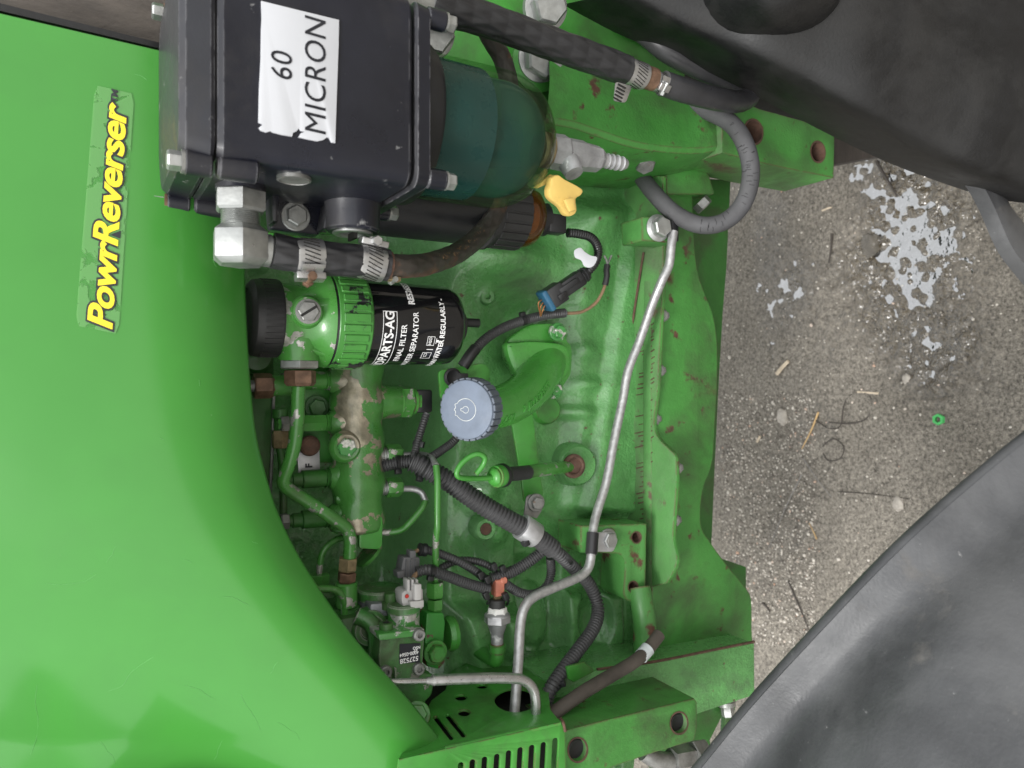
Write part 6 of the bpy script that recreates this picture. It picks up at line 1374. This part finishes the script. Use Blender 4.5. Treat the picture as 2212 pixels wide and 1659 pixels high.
    # small pipes round the pump
    for nm, lb, pts, r in (('leak_off_pipe', 'small bent green pipe beside the pump inlet', [(660, 1272, .01), (690, 1272, .01), (722, 1274, .01), (740, 1290, .01), (744, 1320, .012), (743, 1370, .016)], 8), ('supply_pipe', 'thin green pipe arching from the rail to a small nut', [(820, 1152, .06), (760, 1158, .055), (722, 1168, .05), (698, 1192, .048), (691, 1220, .048), (689, 1252, .048)], 7), ('vertical_pipe', 'thin dark green pipe running beside the hood edge', [(596, 930, .06), (606, 980, .06), (611, 1040, .06), (612, 1110, .06), (610, 1180, .06), (610, 1230, .06)], 8)):
        r_ = thing_tube(nm, lb, 'pipe', pts, r, 'chipped_green' if nm != 'vertical_pipe' else 'dark_green', part='pipe_run', seg=14)[0]
        if nm == 'supply_pipe': a = P(689, 1240, .048); MB().hex(a, dX, .014, .011).build('nut', CG, r_, ang=25)
mat('outlet_flaked', (0.032, 0.22, 0.030), .35, var=(25, .15), chip=(34, .56, (.13, .055, .045), 0, .6, .008), coat=.1)
build_pump()
# ------------------------------------------------------------------ things beside the rail, against the hood
def build_rail_side():
    b = T('inner_plate', 'flat green plate with worn pale edge beside the hood', 'plate', P(560, 930, .06))
    plate('plate_sheet', (0, .07, 0), (0, 1, 0), [(500, 740), (590, 740), (592, 900), (588, 1000), (582, 1080), (500, 1080)], [], .004, MAT['dark_green'], b, .0008)
    MB().tube([P(591, 850, .069), P(589, 950, .069), P(583, 1078, .069)], .0018, seg=8).build('worn_edge', MAT['dull_steel'], b)
    t = T('tagged_bolt', 'rusty round headed bolt holding a metal tag stamped F', 'bolt', P(667, 962, .06))
    MB().lathe(P(667, 962, .062), (0, -1, .1), [(0, .0105), (.006, .011), (.0105, .010), (.012, .008), (.011, .0065), (.011, 0)], 28).build('head', MAT['rust'], t)
    tg = plate('tag', (0, .064, 0), (0, 1, 0), [(642, 975), (690, 970), (692, 1040), (646, 1040)], [], .0015, MAT['alu_head'], t, .0002)
    c = P(668, 1006, .0632); text('F', 14 * mpp(c) / .7, lambda u, v: c + V((u, 0, v)), MAT['black_ink'], tg, 'lettering', bold=.0004)
    pl = T('rail_bracket', 'dark green bracket plate behind the fuel rail ports', 'bracket', P(690, 950, .08))
    plate('bracket_sheet', (0, .082, 0), (0, 1, 0), [(640, 770), (760, 770), (760, 1000), (640, 1000)], [], .006, MAT['green_paint'], pl, .001)
    bolt('bracket_bolt', P(684, 880, .078), (0, -1, .1), .0095, .008, MAT['dark_green'], pl)
    h = T('hood_hinge', 'small green rounded boss by the filter cap', 'boss', P(555, 770, .05))
    MB().lathe(P(553, 772, .055), (0, -1, .1), [(0, .017), (.01, .016), (.014, .013), (.015, 0)], 28).build('dome', MAT['dark_green'], h)
    MB().prism([P(x, y, .066) for x, y in ((530, 745), (590, 752), (576, 800), (530, 806))], (0, .006, 0)).build('base', MAT['dark_green'], h, bevel=.001)
    u = T('small_union', 'small brass coloured union on a pipe behind the thick green pipe', 'union', P(605, 950, .06))
    a = P(605, 930, .06); MB().hex(a, (-1, 0, 0), .018, .0085).build('nut', MAT['brass_nut'], u, ang=25)
    MB().lathe(a, (1, 0, 0), [(0, .006), (.012, .006), (.013, .008), (.022, .008)], 16).build('stem', MAT['dark_green'], u)
build_rail_side()
# ------------------------------------------------------------------ steel pipes, guard, drain hose
def build_front():
    sp = T('steel_pipe', 'long bent bare steel pipe running along the block flange', 'pipe', P(1350, 820, .03))
    pts = [(1455, 500, -.022), (1450, 530, -.022), (1445, 572, -.020), (1430, 606, -.014), (1408, 660, .0), (1382, 735, .012), (1357, 800, .019), (1345, 865, .021), (1327, 950, .021), (1310, 1040, .018), (1290, 1105, .014), (1281, 1145, .008), (1278, 1190, .002), (1271, 1226, -.001), (1250, 1246, -.003), (1200, 1268, -.006), (1154, 1289, -.009), (1133, 1312, -.012), (1124, 1350, -.015), (1120, 1420, -.025), (1115, 1490, -.035), (1110, 1560, -.04)]
    ps = tubepts(pts); MB().tube(ps, .0056, seg=22).build('pipe_run', MAT['galv_pipe'], sp, ang=50)
    d = (ps[12] - ps[11]).normalized(); c = P(1279, 1174, .004); MB().lathe(c - d * .013, d, [(0, .0062), (.0003, .0074), (.0257, .0074), (.026, .0062)], 26).build('clip_sleeve', MAT['rubber_dark'], sp)
    plate('clip_tongue', (0, .006, 0), (0, 1, 0), rounded([(1284, 1150), (1325, 1150), (1335, 1168), (1325, 1192), (1284, 1192)], 6), [], .003, MAT['alu_head'], sp, .0004)
    bt = T('flange_bolt', 'big flanged zinc bolt clamping the upper end of the steel pipe', 'bolt', P(1420, 494, .02))
    MB().prism([P(x, y, -.012) for x, y in rounded([(1386, 468), (1465, 470), (1462, 525), (1388, 520)], 4)], (0, .04, 0)).build('pad', MAT['rusty_green'], bt, bevel=.001)
    p = P(1420, 493, -.014); MB().lathe(p, (0, -1, .1), [(0, .0165), (.002, .0170), (.0035, .0150), (.005, .013)], 36).hex(p + V((0, -.003, 0)), (0, -1, .1), .011, .0125, .2).build('head', MAT['zinc'], bt, ang=25)
    MB().box(P(1455, 494, -.020), (.016, 0, 0), (0, .004, 0), (0, 0, .005)).build('clip', MAT['rubber_dark'], bt, bevel=.001)
    # second pipe, stepped
    s2 = T('stepped_pipe', 'bare steel pipe with a step crossing the pump and bending into the guard', 'pipe', P(1000, 1468, -.06))
    a = tubepts([(780, 1472, -.055), (850, 1472, -.06), (930, 1470, -.063)]); MB().tube(a, .0027, seg=16).build('thin_run', MAT['steel'], s2)
    MB().lathe(P(921, 1470, -.063), (a[2] - a[1]), [(0, .0027), (.002, .0035), (.004, .0035), (.008, .0052)], 18).build('step', MAT['dull_steel'], s2)
    b = tubepts([(934, 1469, -.063), (980, 1467, -.066), (1040, 1465, -.069), (1098, 1465, -.072), (1130, 1469, -.073), (1150, 1486, -.073), (1157, 1515, -.073), (1157, 1570, -.073)]); MB().tube(b, .0052, seg=20).build('thick_run', MAT['steel'], s2, ang=50)
    # guard: side wall looking towards +X with holes, front wall with slots
    Xg = -.338
    gd = T('slotted_guard', 'green sheet guard with long slots and round holes', 'guard', (Xg, -.06, 1.0))
    h = lambda x, y: (594 + x * .3002, 1161 + y * .3002)
    outl = [(1212, 1560), (1190, 1534), (1185, 1500), (1196, 1470), (1150, 1440), (1020, 1436), (1008, 1431), (975, 1450), (962, 1490), (932, 1512), (905, 1560), (860, 1640), (963, 1617)]
    holes = [circ(1114, 1512, 46, 26), circ(*h(1338, 1150), 13, 6.5), circ(*h(1360, 1260), 13.5, 7.5), circ(*h(1490, 1070), 12, 5), slot(*h(1160, 1300), *h(1268, 1440), 5), slot(*h(1245, 1285), *h(1355, 1420), 5), slot(*h(1075, 1330), *h(1150, 1430), 5)]
    plate('side_wall', (Xg, 0, 0), (1, 0, 0), outl, holes, .003, MAT['green_paint'], gd, .0006)
    fo = [(1211, 1561), (1221, 1578), (1226, 1800), (840, 1800), (862, 1641), (963, 1618)]
    sl_ = []
    for x, y in ((1340, 1620), (1425, 1600), (1512, 1580), (1600, 1560), (1685, 1535), (1768, 1512), (1852, 1495), (1935, 1475), (2020, 1445)):
        q = h(x, y); xx, yy = q[0], q[1] + 6; sl_.append(slot(xx, yy, xx - 5, yy + 95, 6.5))
    plate('front_wall', (0, -.101, 0), (0, 1, 0), fo, sl_, .003, MAT['green_paint'], gd, .0006)
    a, b = P(962, 1617, -.100), P(1212, 1561, -.100); MB().cyl(a + V((-.001, .002, 0)), b + V((-.001, .002, 0)), .0026, seg=16).build('fold', MAT['green_paint'], gd)
    MB().tube([P(1211, 1552, -.095), P(1217, 1562, -.101), P(1221, 1580, -.102)], .0016, seg=8).build('rusty_edge', MAT['rust'], gd)
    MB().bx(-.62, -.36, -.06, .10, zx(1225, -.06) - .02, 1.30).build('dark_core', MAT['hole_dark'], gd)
    pt = T('guard_tab', 'small folded green tab under the ribbed conduit', 'tab', P(1240, 1440, -.03))
    plate('tab', P(1250, 1450, -.03), (0, 1, .3), [(1225, 1440), (1262, 1430), (1281, 1446), (1282, 1452), (1240, 1474), (1230, 1468)], [], .003, MAT['green_paint'], pt, .0006)
    # drain hose with white tape
    dh = thing_tube('drain_hose', 'worn brown rubber drain hose with white tape band', 'hose', [(1190, 1545, -.05), (1225, 1520, -.055), (1262, 1494, -.055), (1319, 1460, -.05), (1372, 1428, -.045), (1402, 1399, -.04), (1424, 1371, -.035)], 14.5, 'old_rubber', seg=24)[0]
    a, b = P(1384, 1419, -.0425), P(1400, 1401, -.0405); rm = 14.7 * mpp(a); MB().tube([a, (a + b) / 2, b], rm * 1.05, seg=24).build('tape', MAT['white_tape'], dh)
    a = P(1423.5, 1371.5, -.035); d = (P(1424, 1371, -.035) - P(1402, 1399, -.04)).normalized(); MB().lathe(a, d, [(0, rm * .62), (.0006, rm * .6), (.0006, 0)], 20).build('bore', MAT['hole_dark'], dh)
    # hydraulic fitting at the lower border
    hf = T('hydraulic_fitting', 'dull steel hydraulic hose fitting at the bottom edge by the fender', 'fitting', P(1470, 1640, -.04))
    MB().tube(tubepts([(1390, 1625, -.03), (1415, 1640, -.035), (1452, 1644, -.04)]), .010, seg=20).build('hose_end', MAT['dull_steel'], hf)
    a = P(1450, 1642, -.04); b = P(1494, 1634, -.04); MB().hex(a, b - a, (b - a).length, .0155, .2).build('nut', MAT['dull_steel'], hf, ang=25)
    a = P(1492, 1634, -.04); b = P(1522, 1628, -.04); MB().hex(a, b - a, (b - a).length, .0185, .6).build('adapter', MAT['dull_steel'], hf, ang=25)
    # axle pieces seen through the gap under the support
    ax = T('axle_arm', 'shaded green axle arm below the front support', 'axle', P(1560, 1560, .05))
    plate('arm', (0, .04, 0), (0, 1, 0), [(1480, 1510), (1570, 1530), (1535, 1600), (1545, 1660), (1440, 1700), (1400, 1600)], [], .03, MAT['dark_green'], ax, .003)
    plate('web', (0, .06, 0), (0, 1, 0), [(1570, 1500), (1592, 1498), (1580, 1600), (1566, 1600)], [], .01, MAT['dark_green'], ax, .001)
    bolt('axle_bolt', P(1570, 1522, .03), (-1, -.2, 0), .009, .014, MAT['zinc'], ax)
build_front()
for o in bpy.data.objects:
    if '_org' in o: del o['_org']
